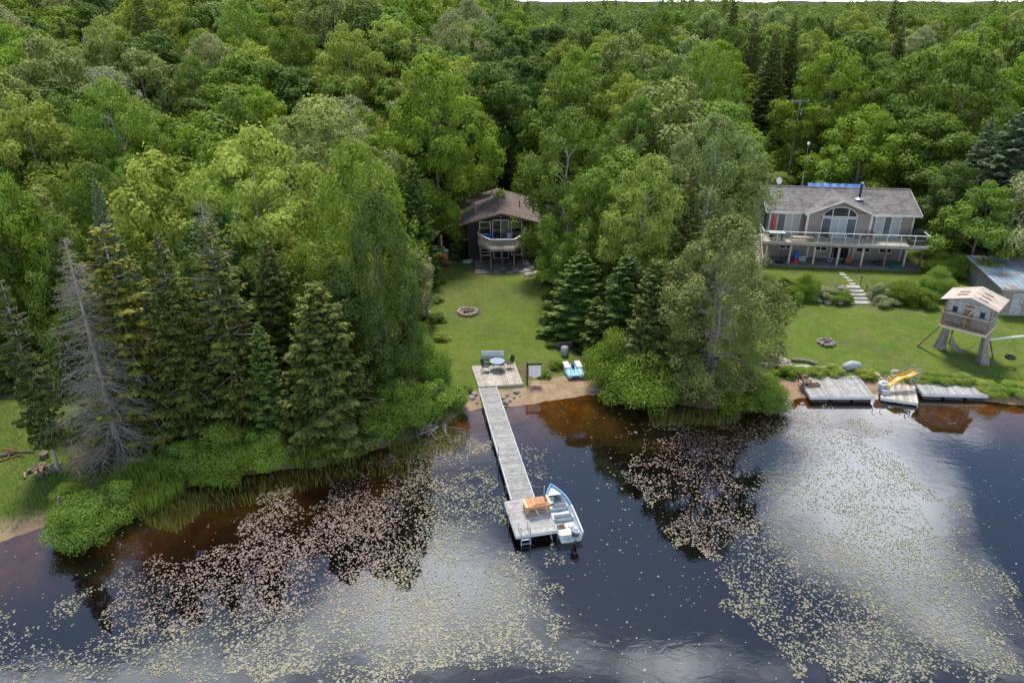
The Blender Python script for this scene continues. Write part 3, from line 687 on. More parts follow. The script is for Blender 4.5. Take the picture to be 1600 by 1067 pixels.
# round the cottage
TT('maple_tree', ('big', 1), 688, 385, 80, 178, 'leaf_bright', 'big round bright green maple behind and left of the cottage', 'maple tree')
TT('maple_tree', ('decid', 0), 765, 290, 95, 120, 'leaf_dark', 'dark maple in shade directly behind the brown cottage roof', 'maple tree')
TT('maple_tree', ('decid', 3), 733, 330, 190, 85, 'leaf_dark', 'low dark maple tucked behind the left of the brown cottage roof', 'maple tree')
TT('maple_tree', ('decid', 2), 882, 320, 95, 140, 'leaf_maple', 'dense green maple behind the right side of the brown cottage', 'maple tree')
TT('birch_tree', ('airy', 0), 886, 425, 168, 160, 'leaf_maple', 'tall light green birch brushing the right side of the cottage', 'birch tree', bark='bark_birch')
TT('maple_tree', ('big', 0), 958, 450, 228, 180, 'leaf_maple', 'broad light green maple in the belt of trees between the two lawns', 'maple tree', bark='bark_grey')
TT('fir_tree', ('fir', 1), 905, 520, 388, 115, 'needle_fir', 'deep green fir at the right edge of the cottage lawn', 'fir tree')
TT('fir_tree', ('fir', 0), 972, 560, 392, 120, 'needle_fir', 'large deep green fir in the middle of the tree belt', 'fir tree')
TT('maple_tree', ('big', 1), 916, 480, 262, 132, 'leaf_maple', 'full green maple above the deep green fir at the right of the cottage lawn', 'maple tree')
TT('maple_tree', ('big', 0), 995, 520, 238, 150, 'leaf_yellow', 'full light green maple just left of the tall olive spruce spire', 'maple tree', bark='bark_grey')
TT('spruce_tree', ('spruce', 2), 1055, 540, 248, 100, 'needle', 'tall olive spruce spire in the tree belt between the lawns', 'spruce tree')
TT('fir_tree', ('fir', 2), 930, 545, 462, 62, 'needle_fir', 'young fir above the lakeside shrubs by the pedal boat', 'fir tree')
TT('hemlock_tree', ('fir', 0), 1010, 600, 400, 110, 'needle', 'dark hemlock behind the shrubs left of the big cedar', 'hemlock tree')
TT('cedar_tree', ('airy', 0), 1108, 622, 335, 200, 'cedar', 'big grey-green cedar leaning over the water between the two lawns', 'cedar tree', bark='dead_wood')
TT('dead_spruce', ('snag', 1), 1100, 612, 340, 100, 'dead_wood', 'grey dead top poking through the big cedar', 'dead tree', bark='dead_wood', crown='branches')
TT('cedar_tree', ('cedar', 1), 1050, 612, 430, 110, 'cedar', 'smaller cedar at the left flank of the big cedar', 'cedar tree', bark='dead_wood')
TT('poplar_tree', ('airy', 1), 1092, 425, 178, 165, 'leaf_pale', 'grey-green poplar left of the grey house above the big cedar', 'poplar tree', bark='bark_birch')
TT('poplar_tree', ('decid', 3), 1030, 330, 122, 170, 'leaf_pale', 'pale olive poplar with a domed top in the middle of the picture', 'poplar tree', bark='bark_grey')
TT('birch_tree', ('airy', 0), 985, 350, 150, 120, 'leaf_maple', 'soft green birch left of the pale olive poplar', 'birch tree', bark='bark_birch')
TT('birch_tree', ('airy', 1), 1142, 530, 345, 62, 'leaf_silver', 'thin willowy tree left of the wooden stairs of the grey house', 'birch tree', bark='bark_grey')
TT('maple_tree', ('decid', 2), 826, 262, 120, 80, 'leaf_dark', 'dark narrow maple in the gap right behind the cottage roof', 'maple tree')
# behind the grey house
TT('maple_tree', ('big', 1), 1112, 225, 62, 105, 'leaf_bright', 'bright round maple above the pale olive poplar, right of centre', 'maple tree')
TT('spruce_tree', ('spruce', 0), 1188, 235, 38, 72, 'needle', 'very tall dark spruce just left of the utility pole', 'spruce tree')
TT('spruce_tree', ('spruce', 1), 1214, 225, 14, 52, 'needle', 'tallest thin spruce spire behind the utility pole', 'spruce tree')
TT('maple_tree', ('big', 0), 1272, 285, 62, 130, 'leaf_bright', 'tall green maple right of the utility pole with a rounded shoulder', 'maple tree')
TT('spruce_tree', ('spruce', 2), 1268, 290, 175, 60, 'needle', 'dark spruce beside the mast behind the grey house', 'spruce tree')
TT('fir_tree', ('fir', 1), 1315, 300, 175, 95, 'needle_fir', 'dark fir behind the blue tarp', 'fir tree')
TT('maple_tree', ('decid', 3), 1392, 300, 78, 110, 'leaf_maple', 'high maple behind the right half of the grey roof', 'maple tree')
TT('maple_tree', ('big', 1), 1462, 325, 70, 165, 'leaf_maple', 'widest green maple behind the right end of the grey house', 'maple tree')
TT('maple_tree', ('big', 0), 1572, 305, 62, 150, 'leaf_bright', 'yellow-green maple at the right picture edge', 'maple tree')
TT('spruce_tree', ('fir', 2), 1545, 390, 165, 155, 'needle_blue', 'blue-green spruce above the metal-roofed shed', 'spruce tree')
TT('spruce_tree', ('spruce', 1), 1502, 370, 178, 80, 'needle_blue', 'narrow blue-green spruce left of the wide one above the shed', 'spruce tree')
TT('maple_tree', ('decid', 2), 1512, 425, 282, 125, 'leaf_maple', 'low spreading maple between the grey house and the shed', 'maple tree')
TT('maple_tree', ('decid', 0), 1462, 395, 250, 85, 'leaf_dark', 'dark maple close behind the right corner of the grey house', 'maple tree')
TT('ash_tree', ('decid', 1), 1600, 430, 250, 110, 'leaf_silver', 'pale tree with bare grey limbs at the right edge above the shed', 'ash tree', bark='dead_wood')
TT('maple_tree', ('decid', 3), 1345, 300, 140, 90, 'leaf_dark', 'shaded maple between the two tall maples behind the grey roof', 'maple tree')
TT('maple_tree', ('decid', 1), 1420, 310, 190, 90, 'leaf_dark', 'lower dark maple right behind the grey ridge', 'maple tree')

# ------------------------------------------------------------------ hillside forest
HXY = np.array([(a, b) for a, b, _ in HERO]); HR = np.array([c for *_, c in HERO])
CLEAR = [(1120, 225, 1300, 395), (700, 270, 880, 430)]
HILL = []
kinds = [
 ('maple_tree', ('decid', 0), 'leaf_maple', 12, 8.2, 'mid green maple crown in the hillside forest', 'maple tree', 'maples of the hillside forest', .22),
 ('maple_tree', ('decid', 2), 'leaf_bright', 12, 8.4, 'bright yellow-green maple crown in the hillside forest', 'maple tree', 'bright maples of the hillside forest', .12),
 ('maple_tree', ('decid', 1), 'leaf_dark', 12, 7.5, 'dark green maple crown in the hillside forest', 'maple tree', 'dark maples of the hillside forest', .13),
 ('poplar_tree', ('decid', 3), 'leaf_pale', 13, 7.5, 'pale green poplar crown in the hillside forest', 'poplar tree', 'poplars of the hillside forest', .16),
 ('birch_tree', ('airy', 1), 'leaf_maple', 13, 7.4, 'fine-leaved green birch crown in the hillside forest', 'birch tree', 'birches of the hillside forest', .10),
 ('ash_tree', ('decid', 2), 'leaf_yellow', 12, 8.2, 'yellowish ash crown in the hillside forest', 'ash tree', 'ashes of the hillside forest', .12),
 ('willow_tree', ('airy', 0), 'leaf_silver', 12, 7.8, 'silvery willow crown in the hillside forest', 'willow tree', 'silvery crowns of the hillside forest', .06),
 ('spruce_tree', ('spruce', 0), 'needle', 14.5, 5.2, 'dark spruce spire in the hillside forest', 'spruce tree', 'spruces of the hillside forest', .07),
]
pr = np.array([k[-1] for k in kinds]); pr /= pr.sum()
cnt = 0; yy = 74.0; pts = []
while yy < 215:
    st = 7.3 if yy < 150 else 8.6
    xx = -.78*yy-8+random.random()*st
    while xx < .78*yy+8:
        X = xx+random.uniform(-1.9, 1.9); Y = yy+random.uniform(-1.7, 1.7); xx += st
        if X > 0 and Y < 86: continue
        pts.append((X, Y))
    yy += st*.9
pts = np.array(pts); hz_ = hfun(pts[:, 0], pts[:, 1]); nb_ = vnoise(pts[:, 0], pts[:, 1], 22, 31)
for (X, Y), z, nb in zip(pts, hz_, nb_):
    if len(HXY) and (np.hypot(HXY[:, 0]-X, HXY[:, 1]-Y) < HR*.62+1.7).any(): continue
    px, py = proj(X, Y, z); tx, ty = proj(X, Y, z+12)
    if px < -70 or px > 1670: continue
    if any(a < px < c and b < py < d for a, b, c, d in CLEAR): continue
    if px > 1480 and ty < 40 and Y > 170: continue
    p = pr.copy()
    if nb > .6: p[[0, 1]] *= 2.2
    elif nb < .42: p[[3, 5, 6]] *= 2.0; p[1] *= .4
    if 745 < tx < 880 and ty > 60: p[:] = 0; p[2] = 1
    if 560 < tx <= 745 and ty > 60: p[1] = 0
    if px > 1130 and Y < 170: p[[3, 5, 6]] *= .25; p[[0, 2]] *= 1.5; p[7] *= 2.2
    p /= p.sum(); k = kinds[rng.choice(len(kinds), p=p)]
    s = random.uniform(1.0, 1.45); hs = random.uniform(.85, 1.15)
    if 850 < px < 1345 and Y > 105: s = min(s, max(.5, ((27.0 if 1015 < px < 1205 or px < 880 or 1290 < px else 22.8)+random.uniform(-2.5, 3)-z)/(k[3]*hs*.95)))
    HILL.append((k, tx, ty, plant(k[0], k[1], (X, Y, z-.2), k[3]*s*hs*.95, k[4]*s*1.03, k[2], k[5], k[6], k[7], bark='bark_grey'))); cnt += 1
print('hillside trees', cnt)
def ordn(n):
    w = ['', 'first', 'second', 'third', 'fourth', 'fifth', 'sixth', 'seventh', 'eighth', 'ninth', 'tenth', 'eleventh', 'twelfth', 'thirteenth', 'fourteenth', 'fifteenth']
    return w[n] if n < len(w) else '%dth' % n
ADJ = {'maples of the hillside forest': 'mid green maple', 'bright maples of the hillside forest': 'yellow-green maple', 'dark maples of the hillside forest': 'dark green maple', 'poplars of the hillside forest': 'pale poplar',
       'birches of the hillside forest': 'fine-leaved birch', 'ashes of the hillside forest': 'yellowish ash', 'silvery crowns of the hillside forest': 'silvery willow', 'spruces of the hillside forest': 'dark spruce spire'}
def label_rows(items, colf, rowf, adj):
    cells = {}
    for k, tx, ty, e in items: cells.setdefault((adj[e['group']], rowf(ty), colf(tx)), []).append((tx, e))
    for (a, r_, c_), l in cells.items():
        for n_, (tx, e) in enumerate(sorted(l, key=lambda q: q[0])):
            e['label'] = '%s %s from left %s %s' % (ordn(n_+1), a, r_, c_) if len(l) > 1 else 'only %s %s %s' % (a, r_, c_)
label_rows(HILL, lambda x: 'at the far left' if x < 310 else 'left of the big bright maple' if x < 610 else 'above the brown cottage' if x < 880 else 'above the middle tree belt' if x < 1170 else 'behind the grey house' if x < 1420 else 'at the far right',
           lambda y: 'at the skyline' if y < 22 else 'high on the hill' if y < 62 else 'halfway up the hill' if y < 110 else 'low on the hill' if y < 165 else 'downhill', ADJ)
# the left bank's back rows, down to the pond
LBK = []
cnt = 0
for Y0 in np.arange(55, 76, 5.2):
    for X0 in np.arange(-60, -10, 5.6):
        X = X0+random.uniform(-1.8, 1.8); Y = Y0+random.uniform(-1.6, 1.6)
        if np.hypot((X+41)/7.5, (Y-50.5)/5) < 1.1: continue
        if (np.hypot(HXY[:, 0]-X, HXY[:, 1]-Y) < HR*.55+1.2).any(): continue
        px, py = proj(X, Y, H(X, Y))
        if px < -90 or px > 600: continue
        k = kinds[rng.choice([0, 1, 3, 5, 2, 4])]
        s = random.uniform(.8, 1.05)
        LBK.append((k, *proj(X, Y, H(X, Y)+10), plant(k[0], k[1], (X, Y, H(X, Y)-.2), k[3]*s, k[4]*s, k[2], k[5], k[6], k[7].replace('hillside forest', 'left bank wood'), bark='bark_grey'))); cnt += 1
print('left bank trees', cnt)
label_rows(LBK, lambda x: 'by the pond' if x < 130 else 'behind the left bank spruces' if x < 330 else 'behind the dark hemlock', lambda y: 'in the back row' if y < 250 else 'in the middle row' if y < 330 else 'in the front row', {k.replace('hillside forest', 'left bank wood'): v for k, v in ADJ.items()})
# far wood: one mass beyond the hill shoulder
rg = np.random.default_rng(77)
fx, fy = [], []
yy = 216.
while yy < 1000:
    st = 8.5+(yy-216)*.02
    n = int(1.7*yy/st); xs = -.85*yy+np.arange(n)*st+rg.uniform(-3, 3, n); fx.append(xs); fy.append(np.full(n, yy)+rg.uniform(-3, 3, n)); yy += st
fx = np.concatenate(fx); fy = np.concatenate(fy); fz = hfun(fx, fy)
qx, qy = proj(fx, fy, fz+10); ok = (qx > -60) & (qx < 1660) & (qy > -70) & ~((qx > 1540) & (fy < 330))
fx, fy, fz = fx[ok], fy[ok], fz[ok]; nt_ = len(fx); print('far trees', nt_)
per = 420; own = np.repeat(np.arange(nt_), per); d = unit(rg.normal(0, 1, (nt_*per, 3))+np.array([0, 0, .5]))
hgt = rg.uniform(8, 13, nt_)*(.75+.5*vnoise(fx, fy, 30, 71))*np.where((qx[ok] > 850) & (qx[ok] < 1345), .95, 1)*np.where(rg.random(nt_) < .08, 1.32, 1); wid = rg.uniform(6.5, 9, nt_)*np.where(hgt > 14.5, .4, 1)
lump = 1+.25*np.sin(d[:, 0]*7+own)*np.sin(d[:, 2]*8+own*1.7)
C = np.stack([fx[own]+d[:, 0]*wid[own]/2*lump, fy[own]+d[:, 1]*wid[own]/2*lump, fz[own]+hgt[own]*(.55+.45*d[:, 2]*lump)], 1)
V, F = leaf_quads(C, d+np.array([0, 0, .3]), .85*rg.uniform(.6, 1.4, len(C)), .6, rg)
tt_ = rg.random(nt_); fo = link_mesh('far_wood', np_mesh('far_wood', V, F, np.clip(.6*tt_[own]+.4*rg.random(len(C)), 0, 1)), leaf_mat('far_leaves', (.075, .15, .03), (.22, .32, .07), .3, .02))
tag(fo, 'far wooded hill filling the background beyond the hillside forest', 'forest', kind='stuff')
# ------------------------------------------------------------------ brown cottage
def frame_window(parent, x0, x1, z0, z1, y, mullions=(), fw=.07, g='glass', name='window', rails=(), gl=None):
    """window on a wall facing -y at depth y: frame proud of the wall, pane sub-part"""
    mb = MB(); mb.box(x0-fw, x0, y-.06, y, z0-fw, z1+fw); mb.box(x1, x1+fw, y-.06, y, z0-fw, z1+fw)
    mb.box(x0, x1, y-.06, y, z1, z1+fw); mb.box(x0, x1, y-.06, y, z0-fw, z0)
    for m_ in mullions: mb.box(m_-fw*.4, m_+fw*.4, y-.055, y-.005, z0, z1)
    for m_ in rails: mb.box(x0, x1, y-.05, y-.008, m_-.02, m_+.02)
    w = mb.build(name, 'offwhite', parent)
    xs = [x0]+list(mullions)+[x1]
    for i in range(len(xs)-1):
        MB().box(xs[i]+.002, xs[i+1]-.002, y-.03, y-.012, z0+.002, z1-.002).build('pane', gl[i] if gl else g, w)
    return w
def planks(mb, x0, x1, y0, y1, z, th, w, along='y', gap=.012, rg_=(.78, 1.15)):
    if along == 'y':
        n = max(1, round((x1-x0)/w)); s = (x1-x0)/n
        for i in range(n): mb.box(x0+i*s+gap/2, x0+(i+1)*s-gap/2, y0, y1, z-th, z, t=random.uniform(*rg_))
    else:
        n = max(1, round((y1-y0)/w)); s = (y1-y0)/n
        for i in range(n): mb.box(x0, x1, y0+i*s+gap/2, y0+(i+1)*s-gap/2, z-th, z, t=random.uniform(*rg_))
    return mb
cz = 1.42; cx0, cy0 = -1.15, 73.6
print('cottage ground', H(cx0, cy0), H(cx0, 69), 'house ground', H(32, 70), H(32, 66), H(32, 80))
c = empty('cottage', (cx0, cy0, cz), R(3.0), 'small brown-roofed cottage with a prow balcony at the top of the narrow lawn', 'cottage')
HWD, FL, EV = 3.37, 2.05, 4.0
RS = 1.13/4.2          # roof slope
D1 = 9.0
mb = MB(); pk = EV+.0+RS*HWD
mb.xprism([(-HWD, -.6), (HWD, -.6), (HWD, EV), (0, EV+RS*HWD), (-HWD, EV)], 0, D1)
body = mb.build('wall', 'wood_dark', c)
mb = MB()
for i in range(22): mb.box(-HWD+i*.306+.01, -HWD+i*.306+.03, -.02, 0, -.2, EV+RS*(HWD-abs(-HWD+i*.306+.02))-.02, t=1.6)
for i in range(29): mb.box(-HWD-.02, -HWD, .2+i*.3, .22+i*.3, -.2, EV-.05, t=1.6)
mb.build('siding_batten', 'wood_dark', c)
def gable_roof(parent, hw, y0, y1, ze, slope, th, m, name='roof', ridge=0):
    mb = MB()
    for s in (-1, 1):
        a = (s*hw, y0, ze); b = (s*hw, y1, ze); c_ = (0, y1, ze+slope*hw); d = (0, y0, ze+slope*hw)
        # courses of shingles: thin steps up the slope
        n = 16
        for k in range(n):
            f0, f1 = k/n, (k+1)/n
            x0_, x1_ = s*hw*(1-f0), s*hw*(1-f1)
            z0_, z1_ = ze+slope*hw*f0+.022, ze+slope*hw*f1+.004
            vs = [(x0_, y0, z0_), (x0_, y1, z0_), (x1_, y1, z1_), (x1_, y0, z1_), (x0_, y0, z0_-th), (x0_, y1, z0_-th), (x1_, y1, z1_-th), (x1_, y0, z1_-th)]
            fs = [(0, 1, 2, 3), (7, 6, 5, 4), (0, 4, 5, 1), (1, 5, 6, 2), (2, 6, 7, 3), (3, 7, 4, 0)]
            if s > 0: fs = [f[::-1] for f in fs]
            mb.add(vs, fs, random.uniform(.93, 1.06))
    mb.beam((0, y0-.01, ze+slope*hw+.0), (0, y1+.01, ze+slope*hw+.0), .26, .05, t=.95)
    return mb.build(name, m, parent)
rf = gable_roof(c, 4.2, -1.25, D1+.25, EV-.08, RS, .12, 'shingle_brown')
mb = MB()
for s in (-1, 1):
    mb.beam((s*4.2, -1.27, EV-.12), (0, -1.27, EV-.12+RS*4.2), .04, .17); mb.beam((s*4.21, -1.27, EV-.12), (s*4.21, D1+.25, EV-.12), .04, .17)
mb.build('fascia', 'wood_brown', c)
mb = MB(); zc1 = EV+RS*1.7; mb.tube([(-2.55, 1.3, EV+.2), (-2.55, 1.3, EV+1.35)], .16, 12); ch = mb.build('chimney', 'grey_metal', c, smooth=False)
MB().tube([(-2.55, 1.3, EV+1.36), (-2.55, 1.3, EV+1.42), (-2.55, 1.3, EV+1.56)], [.22, .22, .05], 12).build('chimney_cap', 'grey_metal', ch)
MB().tube([(2.1, 3.0, EV+.3), (2.1, 3.0, EV+1.25)], .05, 8).build('vent_pipe', 'black', c)
mb = MB(); mb.tube([(-.7, 8.6, EV+.8), (-.7, 8.6, EV+2.2)], .06, 8); mb.box(-.82, -.58, 8.5, 8.7, EV+2.05, EV+2.3); mb.build('service_mast', 'wood_brown', c)
# windows
frame_window(c, -2.1, -1.1, FL+.55, FL+1.75, 0, rails=(FL+1.15,), fw=.09)
frame_window(c, 1.1, 2.1, FL+.55, FL+1.75, 0, rails=(FL+1.15,), fw=.09)
d_ = frame_window(c, -.78, .78, FL+.05, FL+1.92, 0, (0.0,), .09, name='sliding_door', gl=['glass', 'glass_mid'])
MB().box(.04, .08, -.09, -.055, FL+.8, FL+1.1).build('handle', 'offwhite', d_)
frame_window(c, -2.1, -1.15, .35, 1.2, 0, (), .08, rails=(.65,)); frame_window(c, 1.15, 2.1, .35, 1.2, 0, (), .08)
frame_window(c, -.7, .75, 0, 1.3, 0, (.02,), .07, name='patio_door')
MB().sphere((0, -.1, FL+2.35), .09, 8, 6).build('porch_light', 'white', c)
for s in (-1.3, 1.3): MB().box(s-.05, s+.05, -1.1, 0, FL+1.85, FL+2.05).build('bracket', 'wood_brown', c)
# balcony
bal = [(-2.33, -.01), (-2.33, -1.3), (-1.12, -3.35), (1.22, -3.35), (2.33, -1.3), (2.33, -.01)]
mb = MB(); 
def hspan(y):   # half widths of the balcony at depth y
    if y > -1.3: return -2.33, 2.33
    f = (y+1.3)/(-2.05); return -2.33+1.21*f, 2.33-1.11*f
n = 22
for i in range(n):
    y = -3.35+(i+.5)*3.33/n; a, b_ = hspan(y); mb.box(a, b_, y-.07, y+.07, FL-.06, FL-.02, t=random.uniform(.85, 1.12))
mb.build('balcony_floor', 'deck_tan', c)
mb = MB()
for i in range(5):
    a, b_ = bal[i], bal[i+1]; mb.beam((*a, FL-.17), (*b_, FL-.17), .05, .2)
mb.build('balcony_skirt', 'deck_grey', c)
rl = MB(); bl = MB()
for i in range(5):
    a, b_ = Vector((*bal[i], 0)), Vector((*bal[i+1], 0)); rl.beam(a+Vector((0, 0, FL+.93)), b_+Vector((0, 0, FL+.93)), .14, .05)
    bl.beam(a+Vector((0, 0, FL+.86)), b_+Vector((0, 0, FL+.86)), .04, .08, .8); bl.beam(a+Vector((0, 0, FL+.06)), b_+Vector((0, 0, FL+.06)), .04, .08, .8)
    m_ = int((b_-a).length/.13)
    for k in range(m_+1):
        p = a.lerp(b_, k/max(m_, 1)); bl.box(p.x-.02, p.x+.02, p.y-.02, p.y+.02, FL-.02, FL+.9, t=random.uniform(.75, 1.0))
rl.build('hand_rail', 'white', c); bl.build('balusters', 'deck_tan', c)
for x, y in [(-2.1, -1.4), (-1.12, -3.15), (0.05, -1.9), (1.2, -3.15), (2.2, -1.4)]:
    MB().box(x-.07, x+.07, y-.07, y+.07, -.4, FL-.08).build('balcony_post', 'wood_brown' if abs(x) < 3 else 'white', c)
MB().beam((-2.3, -2.0, FL-.32), (2.3, -2.0, FL-.32), .1, .2).build('balcony_beam', 'wood_brown', c)
# patio
mb = MB()
ax, ay = cx0, cy0
for i in range(9):
    for j in range(7):
        x = -2.7+i*.62; y = -4.25+j*.6; mb.box(x, x+.60, y, y+.58, -.45, -.17+random.uniform(0, .015), t=random.choice([.7, .8, .9, 1.1, 1.35]))
pt = mb.build('paving', 'concrete'); pt.parent = None; pt.name = 'patio'; pt.matrix_world = c.matrix_basis.copy(); tag(pt, 'square paving stones under the balcony of the brown cottage', 'patio')
def chair(loc, rz, m, label, cat='chair', name='chair', s=1.0, seat='charcoal', group=None):
    e = empty(name, loc, rz, label, cat, group); e.scale = (s, s, s)
    MB().box(-.23, .23, -.22, .24, .40, .45).build('seat', seat, e, bevel=.01)
    MB().slab((-.23, .24, .45), (.23, .24, .45), (.22, .38, .98), (-.22, .38, .98), .04).build('backrest', seat, e)
    for sx_ in (-1, 1):
        MB().tube([(sx_*.25, -.24, 0), (sx_*.25, -.22, .63), (sx_*.25, .26, .66)], .016, 6).build('front_leg', m, e)
        MB().tube([(sx_*.25, .34, 0), (sx_*.25, .22, .42), (sx_*.25, .40, 1.0)], .016, 6).build('rear_leg', m, e)
    return e
def loc_on(parent, x, y, z):
    return parent.matrix_basis @ Vector((x, y, z))
cm = lambda x, y, z: Matrix.LocRotScale(c.location, c.rotation_euler, None) @ Vector((x, y, z))
e = empty('armchair', cm(-1.25, -.85, FL-.02), R(200), 'blue plastic armchair on the left of the cottage balcony', 'chair')
MB().box(-.24, .24, -.24, .24, .36, .42).build('seat', 'blue', e, bevel=.02); MB().slab((-.27, .22, .4), (.27, .22, .4), (.25, .36, .95), (-.25, .36, .95), .04).build('backrest', 'blue', e)
for s in (-1, 1):
    MB().box(s*.27-.03, s*.27+.03, -.24, .26, .6, .65).build('armrest', 'blue', e); MB().box(s*.25-.03, s*.25+.03, -.24, -.17, 0, .6).build('leg', 'blue', e); MB().box(s*.25-.03, s*.25+.03, .18, .26, 0, .42).build('leg', 'blue', e)
e = empty('bistro_table', cm(-.2, -2.1, FL-.02), .3, 'dark round table with a folded parasol base in the middle of the cottage balcony', 'table')
MB().tube([(0, 0, .66), (0, 0, .69)], .45, 20).build('table_top', 'charcoal', e)
for k in range(3):
    a = k*2.1; MB().tube([(math.cos(a)*.35, math.sin(a)*.35, 0), (math.cos(a)*.1, math.sin(a)*.1, .66)], .02, 6).build('leg', 'black', e)
e = empty('barbecue', cm(1.65, -.75, FL-.02), 0, 'dark grill with side shelf below the right window of the cottage balcony', 'barbecue')
MB().box(-.35, .35, -.22, .22, .55, .8).build('firebox', 'black', e); MB().xprism([(-.35, .8), (.35, .8), (.3, 1.02), (-.3, 1.02)], -.2, .2).build('lid', 'charcoal', e); MB().box(-.6, -.35, -.2, .2, .74, .78).build('side_shelf', 'white', e)
for a in (-.3, .3):
    for b_ in (-.18, .18): MB().box(a-.02, a+.02, b_-.02, b_+.02, 0, .55).build('leg', 'black', e)
chair(cm(.9, -.6, FL-.02), R(170), 'alu', 'white framed folding chair by the sliding door of the cottage balcony', s=.9, seat='offwhite', name='folding_chair')

# ------------------------------------------------------------------ grey house
hz0 = H(32, 66.6)+.02
hx, hy, ha = 25.4, 71.55, R(-6.8)
h = empty('house', (hx, hy, hz0), ha, 'long grey house with a full-width raised deck and arched gable window', 'house')
h.scale = (.953, 1, 1)
HM = Matrix.LocRotScale(h.location, h.rotation_euler, h.scale)
hm = lambda x, y, z: HM @ Vector((x, y, z))
W, DP = 14.2, 7.6; DK = 2.34; EV2 = DK+2.42; RS2 = .36; OH = .5; HC = DP/2
# walls, gable ends run along x
def yz_prism(mb, poly, x0, x1, t=None):
    n = len(poly); vs = [(x0, y, z) for y, z in poly]+[(x1, y, z) for y, z in poly]
    return mb.add(vs, [tuple(range(n))[::-1], tuple(range(n, 2*n))]+[(k, (k+1) % n, n+(k+1) % n, n+k) for k in range(n)], t)
mb = MB(); yz_prism(mb, [(0, -.4), (DP, -.4), (DP, EV2), (HC, EV2+RS2*HC), (0, EV2)], 0, W); mb.build('wall', 'siding_grey', h)
mb = MB()
for i in range(34):
    z = .05+i*.15
    if z > EV2-.03: break
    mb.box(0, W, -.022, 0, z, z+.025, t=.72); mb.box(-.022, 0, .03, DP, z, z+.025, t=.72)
mb.build('siding_shadow_lines', 'siding_grey', h)
GX0, GX1, GP = 3.65, 9.75, .75; GM = (GX0+GX1)/2; GH = (GX1-GX0)/2; GR = .40
mb = MB(); mb.xprism([(GX0, DK-.2), (GX1, DK-.2), (GX1, EV2), (GX0, EV2)], -GP, -.03); mb.build('bay_wall', 'siding_grey', h)
mb = MB(); mb.xprism([(GX0, EV2), (GX1, EV2), (GM, EV2+GR*GH)], -GP, 1.5); mb.build('gable_wall', 'gable_brown', h)
mb = MB()
for i in range(15):
    z = DK+i*.16
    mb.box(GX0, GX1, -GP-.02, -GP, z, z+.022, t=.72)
mb.build('bay_siding_lines', 'siding_grey', h)
# main roof
mb = MB()
n = 18
for side in (0, 1):
    for k in range(n):
        f0, f1 = k/n, (k+1)/n
        ya, yb = (-OH+(HC+OH)*f0, -OH+(HC+OH)*f1) if side == 0 else (DP+OH-(HC+OH)*f0, DP+OH-(HC+OH)*f1)
        za, zb = EV2-RS2*OH+RS2*(HC+OH)*f0+.15, EV2-RS2*OH+RS2*(HC+OH)*f1+.132
        vs = [(-OH, ya, za), (W+OH, ya, za), (W+OH, yb, zb), (-OH, yb, zb)]; vs += [(x, y, z-.12) for x, y, z in vs]
        fs = [(0, 1, 2, 3), (7, 6, 5, 4), (0, 4, 5, 1), (1, 5, 6, 2), (2, 6, 7, 3), (3, 7, 4, 0)]
        if side: fs = [f[::-1] for f in fs]
        mb.add(vs, fs, random.uniform(.92, 1.07))
mb.beam((-OH-.01, HC, EV2+RS2*HC+.15), (W+OH+.01, HC, EV2+RS2*HC+.15), .28, .05, .95)
roof = mb.build('roof', 'shingle', h)
# cross gable roof
mb = MB(); gy0 = -GP-.45; zr = EV2+GR*GH+.14; yend = (zr-.15-EV2)/RS2
for s in (-1, 1):
    n = 12
    for k in range(n):
        f0, f1 = k/n, (k+1)/n; hw = GH+.45
        xa, xb = GM+s*hw*(1-f0), GM+s*hw*(1-f1); za, zb = zr-GR*hw*(1-f0)+.02, zr-GR*hw*(1-f1)+.004
        ea, eb = max(gy0+.3, (za-.13-EV2)/RS2+.05), max(gy0+.3, (zb-.13-EV2)/RS2+.05)
        vs = [(xa, gy0, za), (xa, ea, za), (xb, eb, zb), (xb, gy0, zb)]; vs += [(x, y, z-.12) for x, y, z in vs]
        fs = [(0, 1, 2, 3), (7, 6, 5, 4), (0, 4, 5, 1), (1, 5, 6, 2), (2, 6, 7, 3), (3, 7, 4, 0)]
        if s > 0: fs = [f[::-1] for f in fs]
        mb.add(vs, fs, random.uniform(.92, 1.07))
mb.build('gable_roof', 'shingle', h)
mb = MB(); hw = GH+.47
for s in (-1, 1): mb.beam((GM+s*hw, gy0-.02, zr-GR*hw-.03), (GM, gy0-.02, zr-.03), .04, .17)
zf_ = EV2-RS2*OH+.07
mb.box(-OH, GX0-.5, -OH-.05, -OH-.005, zf_-.08, zf_+.08); mb.box(GX1+.5, W+OH, -OH-.05, -OH-.005, zf_-.08, zf_+.08)
for xx in (-OH-.03, W+OH+.03):
    mb.beam((xx, -OH, zf_), (xx, HC, EV2+RS2*HC+.07), .04, .16); mb.beam((xx, DP+OH, zf_), (xx, HC, EV2+RS2*HC+.07), .04, .16)
mb.build('fascia', 'offwhite', h)
for q_ in ((GX0-.16, GX0+.06, -GP-.05, -GP+.12), (GX1-.06, GX1+.16, -GP-.05, -GP+.12), (-.03, .1, -.05, .1), (W-.1, W+.03, -.05, .1)): MB().box(*q_, DK, EV2-.04).build('corner_trim', 'offwhite', h)
